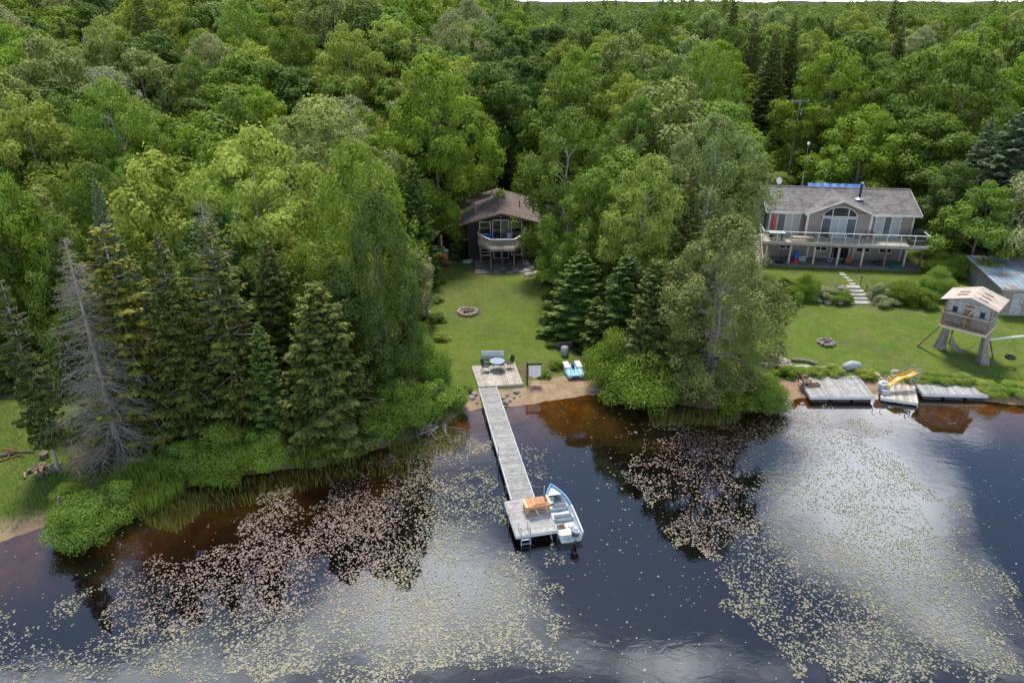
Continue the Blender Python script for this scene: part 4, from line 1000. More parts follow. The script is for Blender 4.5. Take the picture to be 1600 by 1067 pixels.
# upper windows
frame_window(h, .85, 3.0, DK+.12, DK+2.05, 0, (1.6, 2.3), .09, name='sliding_door', gl=['glass_mid', 'glass_lit', 'glass_lit'])
frame_window(h, 10.55, 12.9, DK+.12, DK+2.05, 0, (11.35, 12.05), .09, name='sliding_door', gl=['glass_lit', 'glass_mid', 'glass_lit'])
wx0, wx1 = GM-1.62, GM+1.62; yb_ = -GP
fwm = frame_window(h, wx0, wx1, DK+.12, DK+1.95, yb_-.022, (wx0+.85, GM, wx1-.85), .08, name='patio_door', gl=['glass_mid', 'glass_lit', 'glass_lit', 'glass_mid'])
arc = [(GM+1.62*math.cos(a), DK+2.12+1.02*math.sin(a)) for a in np.linspace(0, math.pi, 25)]
def archpoly(r1, r2, z): return [(GM+r1*math.cos(a), z+r2*math.sin(a)) for a in np.linspace(0, math.pi, 25)]
mb = MB(); mb.xprism(archpoly(1.70, 1.02, DK+2.10), yb_-.08, yb_-.026); aw = mb.build('arched_window', 'offwhite', h)
mb = MB()
for a0, a1 in ((.03, .30), (.36, .64), (.70, .97)):
    pass
# three panes of the arch
def arch_piece(xa, xb):
    pts_ = [(xa, DK+2.2)]
    xs = np.linspace(xa, xb, 12)
    top_ = [(x, DK+2.12+.93*math.sqrt(max(0, 1-((x-GM)/1.62)**2))) for x in xs]
    top_ = [(x, max(z, DK+2.22)) for x, z in top_]
    return [(xb, DK+2.2)]+top_[::-1]+[(xa, DK+2.2)]
for xa, xb in ((wx0+.06, wx0+.80), (wx0+.90, wx1-.90), (wx1-.80, wx1-.06)):
    MB().xprism(arch_piece(xa, xb), yb_-.092, yb_-.082).build('pane', 'glass', aw)
mb = MB(); mb.box(.22*0-.03, 0, 4.1, 5.0, DK+1.25, DK+2.0); sw = mb.build('side_window', 'offwhite', h); MB().box(-.04, -.03, 4.18, 4.92, DK+1.33, DK+1.92).build('pane', 'glass', sw)
MB().box(-.03, 0, 1.2, 2.15, DK, DK+2.05).build('side_door', 'charcoal', h)
# chimney and vents on roof
mb = MB(); px_, py_ = 9.15, 1.9; zz_ = EV2+RS2*py_+.1
mb.tube([(px_, py_, zz_-.1), (px_, py_, zz_+1.65)], .12, 10); chh = mb.build('chimney', 'black', h)
MB().tube([(px_, py_, zz_+.08), (px_, py_, zz_+.14), (px_, py_, zz_+.24)], [.45, .3, .16], 10).build('flashing', 'alu', chh)
MB().tube([(px_, py_, zz_+1.6), (px_, py_, zz_+1.72)], .17, 10).build('chimney_cap', 'grey_metal', chh)
MB().tube([(px_+.1, py_+.6, zz_+.2), (px_-.0, py_, zz_+1.5)], .03, 6).build('stay', 'grey_metal', chh)
# lower windows and door
for a in (2.15, 5.95, 10.35): pass
frame_window(h, 1.5, 2.7, .95, 1.4, 0, (2.1,), .09); frame_window(h, 5.0, 6.2, .85, 1.4, 0, (5.6,), .09); frame_window(h, 9.2, 10.5, .85, 1.4, 0, (9.85,), .09); frame_window(h, 11.5, 12.6, .85, 1.4, 0, (12.05,), .09)
frame_window(h, 6.75+.0, 8.45, .08, 1.6, 0, (7.6,), .1, name='sliding_door')
for xx in (4.35, 8.95, 13.6): MB().box(xx-.09, xx+.09, -.05, 0, 0, DK-.15).build('corner_board', 'offwhite', h)
MB().tube([(13.1, -.06, .75), (13.1, -.03, .75)], .42, 20).build('hot_water_hatch', 'siding_grey', h)
# deck
DX0, DX1, DY = -.9, 14.95, -2.6
mb = MB(); planks(mb, DX0, DX1, DY, -.03, DK, .04, .14, 'x', rg_=(.88, 1.08)); mb.build('deck_floor', 'deck_tan', h)
mb = MB(); mb.box(DX0-.02, DX1+.02, DY-.06, DY-.005, DK-.27, DK-.005); mb.box(DX0-.06, DX0-.005, DY, 0, DK-.27, DK-.005); mb.box(DX1+.005, DX1+.06, DY, 0, DK-.27, DK-.005)
mb.build('deck_rim', 'deck_grey', h)
mb = MB()
for i in range(20): mb.box(DX0+.3+i*.8, DX0+.35+i*.8, DY, -.02, DK-.25, DK-.05)
mb.box(DX0, DX1, DY+.4, DY+.52, DK-.5, DK-.26)
mb.build('joists', 'wood_brown', h)
px_s = [-.35, 2.0, 4.4, 6.75, 9.1, 11.3, 13.2, 14.75]
for i, x in enumerate(px_s):
    p = MB().box(x-.085, x+.085, DY+.33, DY+.5, .1, DK-.5).build('deck_post', 'deck_tan' if i not in (5, 7) else 'wood_brown', h); MB().box(x-.15, x+.15, DY+.27, DY+.57, -.35, .12, top=.8).build('footing', 'concrete', p)
rp = MB()
rp.box(DX0-.03, DX1+.03, DY-.06, DY+.03, DK+.98, DK+1.03); rp.box(DX0-.03, DX0+.05, DY, -.1, DK+.98, DK+1.03); rp.box(DX1-.05, DX1+.03, DY, -.1, DK+.98, DK+1.03)
rp.build('hand_rail', 'white', h)
nps = 13
for i in range(nps):
    x = DX0+(DX1-DX0)*i/(nps-1); MB().box(x-.028, x+.028, DY-.04, DY+.016, DK-.1, DK+.98).build('rail_post', 'offwhite', h)
for x in (DX0, DX1):
    for y in (-2.1, -1.0, -.12): MB().box(x-.03, x+.03, y-.03, y+.03, DK, DK+.98).build('rail_post', 'offwhite', h)
for i in range(nps-1):
    xa = DX0+(DX1-DX0)*i/(nps-1)+.06; xb = DX0+(DX1-DX0)*(i+1)/(nps-1)-.06; MB().box(xa, xb, DY-.016, DY-.006, DK+.08, DK+.92).build('glass_panel', 'clear', h)
# patio slab
pt = MB().box(-.9, 14.9, -2.85, -.02, -.35, .02).build('patio', 'concrete'); pt.matrix_world = HM.copy(); tag(pt, 'dark concrete patio under the deck of the grey house', 'patio')
# stairs at the left end
st = empty('outdoor_stairs', hm(-1.0, -.9, 0), ha, 'wooden stairs climbing to the left end of the deck of the grey house', 'stairs')
ns = 13
for i in range(ns):
    f = i/(ns-1); MB().box(-1.0, -.05, -3.0+2.9*f-.15, -3.0+2.9*f+.13, .1+(DK-.14)*f, .15+(DK-.14)*f, t=rt()).build('step', 'deck_tan', st)
for x in (-1.05, .0):
    MB().beam((x, -3.2, 0), (x, 0, DK-.05), .05, .25).build('stringer', 'deck_grey', st); MB().beam((x, -3.15, .95), (x, 0, DK+.95), .07, .07).build('hand_rail', 'deck_tan', st)
    for f in (0, .33, .66, 1): MB().box(x-.03, x+.03, -3.13+3.1*f, -3.07+3.1*f, DK*f-.1, .93+DK*f).build('rail_post', 'deck_tan', st)
# things on the deck
e = empty('parasol', hm(.25, -.9, DK), ha, 'closed red parasol standing on the left end of the house deck', 'parasol')
MB().tube([(0, 0, 0), (0, 0, 2.3)], .025, 8).build('pole', 'offwhite', e)
MB().tube([(0, 0, .75), (0, 0, .95), (.01, 0, 1.5), (0, 0, 2.15), (0, 0, 2.3)], [.13, .17, .13, .07, .02], 10).build('canopy', 'red', e)
MB().tube([(0, 0, 0), (0, 0, .08)], .24, 14).build('base', 'charcoal', e)
e = empty('picnic_table', hm(.5, -1.85, DK), ha, 'white table on crossed legs beside the red parasol', 'table')
planks(MB(), -.75, .75, -.4, .4, .75, .04, .15, 'x').build('table_top', 'white', e)
for s in (-.5, .5):
    MB().beam((s, -.35, 0), (s, .3, .7), .05, .08).build('leg', 'wood_dark', e); MB().beam((s+.05, .35, 0), (s+.05, -.3, .7), .05, .08).build('leg', 'wood_dark', e)
e = empty('bench', hm(3.0, -2.1, DK), ha, 'low wooden bench with dark arms on the house deck', 'bench')
planks(MB(), -1.0, 1.0, -.25, .25, .42, .04, .12, 'x').build('seat', 'wood_light', e)
for s in (-1, 1): MB().tube([(s*1.02, -.25, 0), (s*1.02, -.25, .62), (s*1.02, .25, .62), (s*1.02, .25, 0)], .02, 6).build('arm_frame', 'charcoal', e)
chair(hm(6.0-.55, -1.7, DK), R(140), 'black', 'dark folding chair near the middle of the house deck', name='folding_chair')
chair(hm(10.0-.2, -.95, DK), R(190), 'wood_brown', 'red-brown chair against the wall beside the brown gable pier', s=.95, seat='redwood', name='deck_chair')
e = empty('barbecue', hm(14.6, -.8, DK), ha, 'covered black grill at the right end of the house deck', 'barbecue')
MB().box(-.55, .55, -.3, .3, .1, .9, top=.95).build('cover', 'charcoal', e, bevel=.05); MB().xprism([(-.4, .9), (.4, .9), (.28, 1.15), (-.28, 1.15)], -.25, .25).build('hood', 'charcoal', e)
e = empty('wicker_sofa', hm(14.1, -2.0, DK), ha, 'dark wicker sofa in the right front corner of the house deck', 'sofa')
MB().box(-.7, .7, -.35, .35, .08, .42).build('seat', 'charcoal', e, bevel=.03); MB().box(-.7, .7, .22, .38, .42, .8).build('backrest', 'charcoal', e, bevel=.03)
for s in (-1, 1): MB().box(s*.78-.08, s*.78+.08, -.35, .38, .08, .62).build('armrest', 'charcoal', e, bevel=.02)
# under the deck
e = empty('umbrella_stand', hm(1.2, -1.9, .02), 0, 'black umbrella stand with a bare pole under the left of the deck', 'stand'); MB().tube([(0, 0, 0), (0, 0, .07)], .45, 18).build('base', 'black', e); MB().tube([(0, 0, .07), (0, 0, 1.9)], .025, 8).build('pole', 'black', e)
e = empty('toy_basket_stand', hm(2.75, -1.8, .02), 0, 'blue toy stand with a red foot under the left of the deck', 'toy')
MB().tube([(0, 0, .5), (0, 0, 1.15)], [.22, .26], 12).build('tub', 'blue', e); MB().tube([(0, 0, 0), (0, 0, .12), (0, 0, .5)], [.3, .28, .1], 12).build('foot', 'red', e)
e = empty('cool_box', hm(3.6, -1.0, .02), ha, 'pale grey box against the wall behind the blue toy stand', 'box'); MB().box(-.35, .35, -.25, .25, 0, .42).build('body', 'siding_lap', e, bevel=.03); MB().box(-.37, .37, -.27, .27, .425, .5).build('lid', 'ltblue', e, bevel=.02)
e = empty('rope_swing', hm(6.1, -2.0, DK-.28), ha, 'small swing seat hanging on ropes under the deck', 'swing')
for s in (-.2, .2): MB().tube([(s*.7, 0, 0), (s, .0, -1.5)], .012, 5).build('rope', 'offwhite', e)
MB().tube([(-.22, 0, -1.5), (-.15, .0, -1.68), (.15, 0, -1.68), (.22, 0, -1.5)], .035, 6).build('seat', 'ltblue', e)
e = empty('armchair', hm(8.0-.1, -1.8, .02), R(170), 'dark padded garden chair in front of the lower sliding door', 'chair')
MB().box(-.3, .3, -.28, .3, .1, .42).build('seat', 'charcoal', e, bevel=.03); MB().slab((-.3, .28, .4), (.3, .28, .4), (.27, .45, 1.05), (-.27, .45, 1.05), .1).build('backrest', 'maroon', e)
for s in (-1, 1): MB().box(s*.34-.04, s*.34+.04, -.28, .32, .1, .62).build('armrest', 'charcoal', e)
e = empty('paddling_pool', hm(13.0-.3, -1.9, .02), 0, 'folded dark green paddling pool on the patio under the deck', 'paddling pool'); MB().tube([(0, 0, 0), (0, 0, .12), (0, 0, .22)], [.62, .66, .58], 20).build('wall', 'green_pl', e); MB().tube([(0, 0, .2), (0, 0, .225)], .5, 20).build('floor', 'green_pl', e)
e = empty('boat_cover', hm(11.2, -1.3, .02), ha, 'low black covered heap on the patio under the deck', 'cover'); MB().sphere((0, 0, .1), .55, 14, 8, (1.1, .7, .45), .12).build('cover', 'charcoal', e)
# behind the house
e = empty('tarpaulin', hm(9.7, DP+2.3, EV2-1.08), ha, 'bright blue tarpaulin stretched behind the ridge of the grey house', 'tarpaulin')
mb = MB(); nx1 = 14
for i in range(nx1):
    x0_, x1_ = -3.3+6.0*i/nx1, -3.3+6.0*(i+1)/nx1; za = .03*math.sin(i*2.9); zb = .03*math.sin((i+1)*2.9)
    mb.slab((x0_, -.9, .55+za*.5), (x1_, -.9, .55+zb*.5), (x1_, .9, 1.45+zb), (x0_, .9, 1.45+za), .02)
mb.build('sheet', 'tarp', e)
for x in (-3.1, -.2, 2.5):
    MB().box(x-.05, x+.05, -.85, -.75, -EV2-.5, .5).build('post', 'wood_brown', e); MB().box(x-.05, x+.05, .75, .85, -EV2-.5, 1.35).build('post', 'wood_brown', e)
gx_ = hm(5.0, DP+.9, 0); gz_ = H(gx_.x, gx_.y)
e = empty('antenna_mast', (gx_.x, gx_.y, gz_), ha, 'slim mast with a round white lamp on a tripod behind the grey roof', 'mast')
ht = EV2+hz0-gz_
for k in range(3):
    a = k*2.09+.5; MB().tube([(math.cos(a)*.65, math.sin(a)*.65, 0), (0, 0, ht+1.6)], .035, 5).build('leg', 'grey_metal', e)
MB().tube([(0, 0, ht+1.3), (0, 0, ht+4.9)], .022, 6).build('pole', 'grey_metal', e); MB().sphere((0, 0, ht+5.0), .16, 10, 8).build('lamp', 'white', e)
e = empty('satellite_dish', hm(1.3, HC+.1, EV2+RS2*HC+.17), ha+.5, 'white satellite dish on the left of the grey roof ridge', 'satellite dish')
MB().tube([(0, 0, -.02), (0, 0, .45)], .03, 6).build('bracket', 'grey_metal', e); MB().tube([(0, -.08, .5), (.0, .02, .47), (0, .06, .46)], [.36, .22, .04], 14).build('dish', 'white', e)
# cottage wires and pole
def pole_at(px, py, top, label):
    g, hh, _ = fit(px, py, px, top, 10); e = empty('utility_pole', g, 0, label, 'utility pole')
    MB().tube([(0, 0, -.3), (0, 0, hh)], [.17, .12], 10).build('pole', 'bark_grey', e); MB().box(-1.2, 1.2, -.06, .06, hh-.25, hh-.13).build('crossarm', 'deck_grey', e)
    for s in (-1, 0, 1): MB().tube([(s*1.05, 0, hh-.13), (s*1.05, 0, hh+.08)], .04, 6).build('insulator', 'offwhite', e)
    MB().tube([(.32, -.05, hh-2.0), (.32, -.05, hh-1.1)], .17, 10).build('transformer', 'grey_metal', e)
    return g, hh
pg, ph = pole_at(1230, 288, 156, 'tall grey utility pole with crossarm in front of the dark spruces')
def wire(a, b, sag, label, r=.02):
    a = Vector(a); b = Vector(b); pts_ = [a.lerp(b, t)-Vector((0, 0, sag*4*t*(1-t))) for t in np.linspace(0, 1, 14)]
    o = MB().tube(pts_, r, 4).build('power_line', 'black'); tag(o, label, 'cable'); return o
wire((pg.x-1.05, pg.y, pg.z+ph+.05), (pg.x-45, pg.y+14, pg.z+ph+1), 1.2, 'topmost power line running left from the utility pole')
wire((pg.x, pg.y, pg.z+ph-2.0), (pg.x-45, pg.y+14, pg.z+ph-3), 1.0, 'lower power line running left from the utility pole')
wire(cm(-.7, 8.6, EV+2.2), cm(9, 16, EV+7), .6, 'thin cable rising from the mast of the brown cottage roof', .018)
# ------------------------------------------------------------------ jetty and shore decks
def quadbasis(pxs, z):
    return [P(x, y, z) for x, y in pxs]
def plank_quad(name, m, corners, z, along, w, th, parent=None, gap=.012, rg_=(.8, 1.12)):
    """corners a,b,c,d (a-b far edge, d-c near edge). along='ab': boards parallel to a-b"""
    a, b, c_, d = corners; mb = MB()
    if along == 'ab': n = max(1, round((d-a).length/w))
    else: n = max(1, round((b-a).length/w))
    for i in range(n):
        f0, f1 = (i+.0)/n, (i+1)/n
        if along == 'ab':
            g = gap/(d-a).length/2; q = (a.lerp(d, f0+g), b.lerp(c_, f0+g), b.lerp(c_, f1-g), a.lerp(d, f1-g))
        else:
            g = gap/(b-a).length/2; q = (a.lerp(b, f0+g), a.lerp(b, f1-g), d.lerp(c_, f1-g), d.lerp(c_, f0+g))
        q = [v+Vector((0, 0, z)) for v in q]; mb.slab(q[3], q[2], q[1], q[0], th, t=random.uniform(*rg_))
    return mb.build(name, m, parent)
def local(pts_, e): return [p-e.location for p in pts_]
# walkway
Z1 = .52
c4 = quadbasis([(748, 603.5), (774, 602), (834.5, 778), (800, 781)], Z1)
e = empty('jetty_walkway', (c4[0].x, c4[0].y, 0), 0, 'long narrow grey plank walkway running from the shore deck out over the water', 'jetty')
lc = [Vector((p.x-c4[0].x, p.y-c4[0].y, 0)) for p in c4]
plank_quad('planks', 'deck_grey', lc, Z1, 'ab', .14, .04, e)
for i, j in ((0, 3), (1, 2)):
    a, b = lc[i], lc[j]; s = (lc[1]-lc[0]).normalized()*(.03 if i else -.03)
    MB().beam(a+s+Vector((0, 0, Z1-.08)), b+s+Vector((0, 0, Z1-.08)), .05, .22).build('side_rail', 'offwhite', e)
for k in range(5):
    f = .1+.2*k
    for i, j in ((0, 3), (1, 2)):
        p = lc[i].lerp(lc[j], f); w = e.location+p; s = (lc[1]-lc[0]).normalized()*(.12 if i else -.12)
        zb = min(H(w.x, w.y), .0)-.5; top_ = {(0, 3): Z1-.02, (1, 2): Z1+.0}[(i, j)]
        if k == 3: top_ = 1.5
        MB().tube([p+s*.8+Vector((0, 0, zb)), p+s*.8+Vector((0, 0, top_))], .03, 6).build('leg_pipe', 'grey_metal', e)
# end platform
Z2 = .60
p4 = quadbasis([(788.3, 783.5), (849.3, 775.5), (870, 827.5), (806.5, 837)], Z2)
e = empty('jetty_platform', (p4[0].x, p4[0].y, 0), 0, 'square grey plank platform at the lake end of the jetty', 'jetty')
lp = [Vector((p.x-p4[0].x, p.y-p4[0].y, 0)) for p in p4]
plank_quad('planks', 'deck_grey', lp, Z2, 'ab', .145, .04, e, rg_=(.95, 1.3))
for i in range(4):
    a, b = lp[i], lp[(i+1) % 4]; MB().beam(a+Vector((0, 0, Z2-.10)), b+Vector((0, 0, Z2-.10)), .05, .2).build('frame_board', 'offwhite', e)
for i, (f, g, tp) in enumerate([(0, 0, 1.0), (1, 0, 1.9), (1, 1, 1.35), (.33, 1.02, .5), (0, .5, 1.2)]):
    p = lp[0].lerp(lp[1], f).lerp(lp[3].lerp(lp[2], f), g); n_ = (p-(lp[0]+lp[2])/2).normalized()*.08
    MB().tube([p+n_+Vector((0, 0, -1.3)), p+n_+Vector((0, 0, Z2+(tp-.6)*.5))], .03, 6).build('leg_pipe', 'grey_metal', e)
MB().beam(lp[2].lerp(lp[3], .15)+Vector((0, 0, Z2-.25)), lp[2].lerp(lp[3], .02)+Vector((0, 0, -.7)), .06, .06).build('brace', 'alu', e)
# swim ladder
u = (lp[2]-lp[3]).normalized(); v = (lp[3]-lp[0]).normalized(); q0 = p4[3]+u*.25; 
e = empty('swim_ladder', (q0.x, q0.y, 0), math.atan2(u.y, u.x), 'aluminium swim ladder hooked on the near left corner of the jetty platform', 'ladder')
for x in (0, .5): MB().tube([(x, .55, Z2+.0), (x, .5, Z2+.42), (x, .25, Z2+.6), (x, -.02, Z2+.5), (x, -.1, Z2), (x, -.16, -.8)], .028, 8).build('side_rail', 'alu', e)
for z in (.35, .08, -.2): MB().box(0, .5, -.17, -.08, z, z+.04).build('rung', 'alu', e)
# bench on platform: two seats, back towards the lake
bc = P(838, 795, Z2); ang = math.atan2(u.y, u.x)
e = empty('garden_bench', (bc.x, bc.y, Z2+.0), ang+.04, 'orange-brown two-seat wooden bench with pale arms and back on the jetty platform', 'bench')
for i in range(8):
    x = -.47+i*.13+(.04 if i > 3 else 0)-.02; MB().box(x-.058, x+.058, -.38, .62, .30, .33, rot=None, t=rt()).build('seat_slat', 'wood_orange', e)
mb = MB()
for i in range(10):
    x = -.54+i*.12; hgt_ = .40+.08*math.sin(math.pi*(i+.5)/10); mb.slab((x-.05, -.38, .33), (x+.05, -.38, .33), (x+.05, -.62, .33+hgt_), (x-.05, -.62, .33+hgt_), .03, t=rt())
bk = mb.build('backrest', 'wood_orange', e); MB().box(-.6, .6, -.66, -.48, .66, .72).build('top_rail', 'wood_light', bk, bevel=.02)
for s in (-1, 1):
    MB().box(s*.66-.08, s*.66+.08, -.5, .32, .55, .59).build('armrest', 'wood_light', e, bevel=.02)
    MB().box(s*.62-.04, s*.62+.04, .2, .32, 0, .55).build('front_leg', 'wood_orange', e); MB().box(s*.6-.04, s*.6+.04, -.42, -.3, 0, .55).build('rear_leg', 'wood_orange', e)
# shore deck
Z3 = .62
s4 = quadbasis([(737.2, 571.8), (803.5, 565.8), (817, 599.5), (748, 604)], Z3)
e = empty('shore_deck', (s4[0].x, s4[0].y, 0), 0, 'tan square plank deck on the lawn edge at the landward end of the jetty', 'deck')
ls = [Vector((p.x-s4[0].x, p.y-s4[0].y, 0)) for p in s4]
plank_quad('planks', 'deck_shore', ls, Z3, 'cd', .14, .04, e)
for i in range(4):
    a, b = ls[i], ls[(i+1) % 4]; MB().beam(a+Vector((0, 0, Z3-.13)), b+Vector((0, 0, Z3-.13)), .05, .18).build('frame_board', 'deck_grey', e)
for i in range(4):
    p = ls[i].lerp((ls[0]+ls[2])/2, .05); MB().box(p.x-.06, p.x+.06, p.y-.06, p.y+.06, -.3, Z3-.06).build('post', 'deck_grey', e)
tp = P(777, 577, Z3); tz = Z3+.002
e = empty('patio_table', (tp.x, tp.y, tz), .2, 'octagonal table with a pale glass top on the shore deck', 'table')
oc = [(.62*math.cos(a), .62*math.sin(a)) for a in np.linspace(0, 2*math.pi, 9)[:-1]]
MB().prism(oc, .70, .715).build('table_top', 'table_glass', e)
mb = MB()
for i in range(8): mb.beam((*oc[i], .705), (*oc[(i+1) % 8], .705), .04, .04)
mb.build('rim', 'black', e)
for k in range(4):
    a = k*1.57+.4; MB().tube([(math.cos(a)*.55, math.sin(a)*.55, 0), (math.cos(a)*.42, math.sin(a)*.42, .35), (math.cos(a)*.52, math.sin(a)*.52, .69)], .017, 6).build('leg', 'black', e)
def pchair(px, py, rz, label):
    g = P(px, py, Z3); return chair((g.x, g.y, tz), rz, 'black', label, name='patio_chair')
pchair(760, 580, R(75), 'dark mesh chair at the left of the octagonal glass table')
pchair(795, 575, R(-60), 'dark mesh chair at the right of the octagonal glass table')
bp = P(770, 567, Z3)
e = empty('storage_bench', (bp.x, bp.y, tz-.0), .0, 'white padded bench behind the octagonal glass table', 'bench')
MB().box(-.85, .85, -.22, .24, .3, .42).build('seat', 'charcoal', e, bevel=.02); MB().slab((-.87, .22, .42), (.87, .22, .42), (.85, .36, .85), (-.85, .36, .85), .09).build('backrest', 'white', e)
for s in (-1, 1): MB().box(s*.8-.04, s*.8+.04, -.2, .24, 0, .3).build('leg', 'black', e)
g = G(823.5, 600)
e = empty('sign_post', g, R(2), 'black post with a blank white hanging sign right of the shore deck', 'sign')
MB().box(-.055, .055, -.055, .055, -.3, 1.75).build('post', 'black', e); MB().box(.055, 1.05, -.035, .035, 1.55, 1.66).build('arm', 'black', e)
MB().xprism([(.14, 1.5), (1.0, 1.5), (1.0, .68), (.57, .48), (.14, .68)][::-1], -.015, .015).build('panel', 'white', e)
# pedal boat
g = G(896, 583)
e = empty('pedal_boat', g, R(8), 'pale blue and white two-seat pedal boat pulled up by the lakeside shrubs', 'pedal boat')
for s in (-1, 1):
    MB().tube([(s*.42, -.95, .22), (s*.42, -.7, .2), (s*.44, 0, .2), (s*.42, .8, .24), (s*.38, 1.15, .34)], [.14, .24, .27, .24, .1], 12).build('hull', 'ltblue', e, smooth=True)
    MB().box(s*.45-.22, s*.45+.22, -.1, .95, .42, .58).build('seat_pod', 'white', e, bevel=.06)
MB().box(-.3, .3, -.7, .9, .15, .32).build('deck', 'ltblue', e, bevel=.04); MB().box(-.1, .1, .1, .5, .33, .62).build('pedal_box', 'charcoal', e, bevel=.03); MB().tube([(0, -.3, .3), (0, -.28, .58)], .025, 6).build('tiller', 'blue', e)
MB().box(-.62, .62, -1.0, -.72, .2, .36).build('bow', 'ltblue', e, bevel=.06)
g = G(893, 588); e = empty('pallet', G(903, 591), .1, 'weathered red boards lying on the bank below the pedal boat', 'boards'); 
for i in range(3): MB().box(-.7, .7, -.3+i*.22, -.14+i*.22, .02, .08+.01*i, t=rt()).build('board', 'redwood', e)
g = G(882, 555); e = empty('plastic_barrel', g, 0, 'grey white barrel between the board pile and the pedal boat', 'barrel'); e.scale = (.8, .8, .8)
MB().tube([(0, 0, 0), (0, 0, .05), (0, 0, .45), (0, 0, .85), (0, 0, .9)], [.33, .36, .38, .36, .30], 18).build('drum', 'bag', e, smooth=True); MB().tube([(0, 0, .9), (0, 0, .93)], .3, 16).build('lid', 'grey_metal', e)
g = G(881, 541); e = empty('board_pile', g, .15, 'small pile of old red-grey boards at the right lawn edge', 'boards')
for i in range(9): 
    y = random.uniform(-.35, .35); MB().box(-.55+random.uniform(-.15, .1), .6, y-.08, y+.08, .02+i*.05, .06+i*.05, rot=Matrix.Rotation(random.uniform(-.2, .2), 3, 'Z'), t=rt()).build('board', random.choice(['redwood', 'deck_grey']), e)

# ------------------------------------------------------------------ motor boat
B0 = P(860.5, 761.5, .5); B1 = P(893, 836, .45); ax = (B1-B0).normalized(); ax.z = 0; ax.normalize()
Lb = (Vector((B1.x, B1.y, 0))-Vector((B0.x, B0.y, 0))).length; print('boat length', Lb)
e = empty('motor_boat', (B1.x, B1.y, 0), math.atan2(-ax.y, -ax.x), 'white open motor boat with blue gunwale moored at the right of the jetty platform', 'boat')
# local +x toward the bow
def sec(t):  # t 0 stern..1 bow : half beam, sheer height, keel z, chine
    hb = .70*(1-max(0, (t-.40)/.60)**2.9)*(.93+.07*min(1, t/.3)); sh = .50+.22*max(0, t-.3)**1.5*1.6; kz = -.14+.42*max(0, t-.6)**2*2
    return max(hb, .02), sh, kz
ts = np.linspace(0, 1, 17); hull = MB(); vs = []; inner = []
for t in ts:
    hb, sh, kz = sec(t); x = t*Lb
    vs.append([(x, -hb, sh), (x, -hb*.82, .06+kz*.3), (x, 0, kz), (x, hb*.82, .06+kz*.3), (x, hb, sh)])
    hi = max(hb-.09, .005); inner.append([(min(x, Lb-.1), -hi, sh), (min(x, Lb-.1), -hi*.86, .16+max(0, kz)), (min(x, Lb-.1), 0, .13+max(0, kz)), (min(x, Lb-.1), hi*.86, .16+max(0, kz)), (min(x, Lb-.1), hi, sh)])
V_ = [p for r_ in vs for p in r_]; F_ = []
for i in range(16):
    for k in range(4): F_.append((i*5+k, (i+1)*5+k, (i+1)*5+k+1, i*5+k+1))
F_.append((0, 1, 2, 3, 4)); hull.add(V_, F_)
V_ = [p for r_ in inner for p in r_]; F_ = []
for i in range(16):
    for k in range(4): F_.append((i*5+k+1, (i+1)*5+k+1, (i+1)*5+k, i*5+k))
F_.append((4, 3, 2, 1, 0)); hull.add(V_, F_); hull.build('hull', 'boatwhite', e)
gw = MB(); gw2 = MB()
for s in (-1, 1):
    for (a_, b_, g_) in ((0, .55, gw2), (.55, 1, gw)):
        pts_ = []
        for t in np.linspace(a_, b_, 12):
            hb, sh, kz = sec(t); pts_.append((t*Lb+.01, s*(hb-.02), sh+.02))
        g_.tube(pts_, .055, 8)
gw.build('gunwale', 'boatblue', e, smooth=True); gw2.build('gunwale', 'boatwhite', e, smooth=True)
hb, sh, kz = sec(.86); MB().prism([(Lb*.80, -.42), (Lb*.9, -.33), (Lb*.965, -.12), (Lb*.965, .12), (Lb*.9, .33), (Lb*.80, .42)], .56, .60).build('foredeck', 'boatwhite', e)
for t, m_ in ((.63, 'pad_grey'), (.40, 'pad_grey')):
    hb, sh, kz = sec(t); x = t*Lb; b = MB().box(x-.15, x+.15, -hb+.12, hb-.12, .17, .40).build('thwart', 'boatwhite', e)
    MB().box(x-.13, x+.13, -hb+.2, hb-.32 if t > .5 else hb-.22, .402, .45).build('cushion', m_, b, bevel=.015)
x = .68*Lb
MB().box(x-.16, x+.12, .18, .48, .46, .56).build('life_vest', 'boatblue', e, bevel=.04)
MB().box(.78*Lb-.16, .78*Lb+.12, .05, .42, .2, .5).build('folded_seat', 'pad_grey', e, bevel=.04)
MB().box(.05, .62, .04, .58, .17, .42).build('stern_box', 'boatwhite', e, bevel=.03); MB().box(.05, .4, -.58, -.1, .17, .40).build('stern_seat', 'boatwhite', e, bevel=.03)
cr = MB()
for i in range(4): cr.box(.72+i*.09, .76+i*.09, .12, .5, .2, .42)
cr.box(.70, 1.08, .12, .16, .2, .44); cr.box(.70, 1.08, .46, .5, .2, .44); cr.build('crate', 'wood_brown', e)
om = empty('outboard_motor', Matrix.LocRotScale(e.location, e.rotation_euler, None) @ Vector((-.22, -.14, .62)), e.rotation_euler.z+.35, 'grey white outboard motor on the stern of the motor boat', 'motor')
MB().tube([(-.14, 0, .16), (-.12, 0, .28), (0, 0, .34), (.14, 0, .30), (.22, 0, .18)], [.09, .21, .25, .20, .09], 12).build('cowl', 'alu', om, smooth=True)
MB().tube([(-.16, 0, .14), (0, 0, .16), (.2, 0, .13)], [.17, .24, .12], 12).build('cowl_band', 'charcoal', om)
MB().box(-.12, .1, -.1, .1, -.25, .16).build('midsection', 'alu', om, bevel=.02); MB().box(-.08, .04, -.03, .03, -1.05, -.25).build('leg', 'charcoal', om); MB().tube([(.15, 0, .2), (.5, .12, .28)], .025, 8).build('tiller', 'black', om); MB().tube([(-.08, .02, -.95), (-.2, .02, -.95)], [.06, .02], 8).build('gearcase', 'charcoal', om)
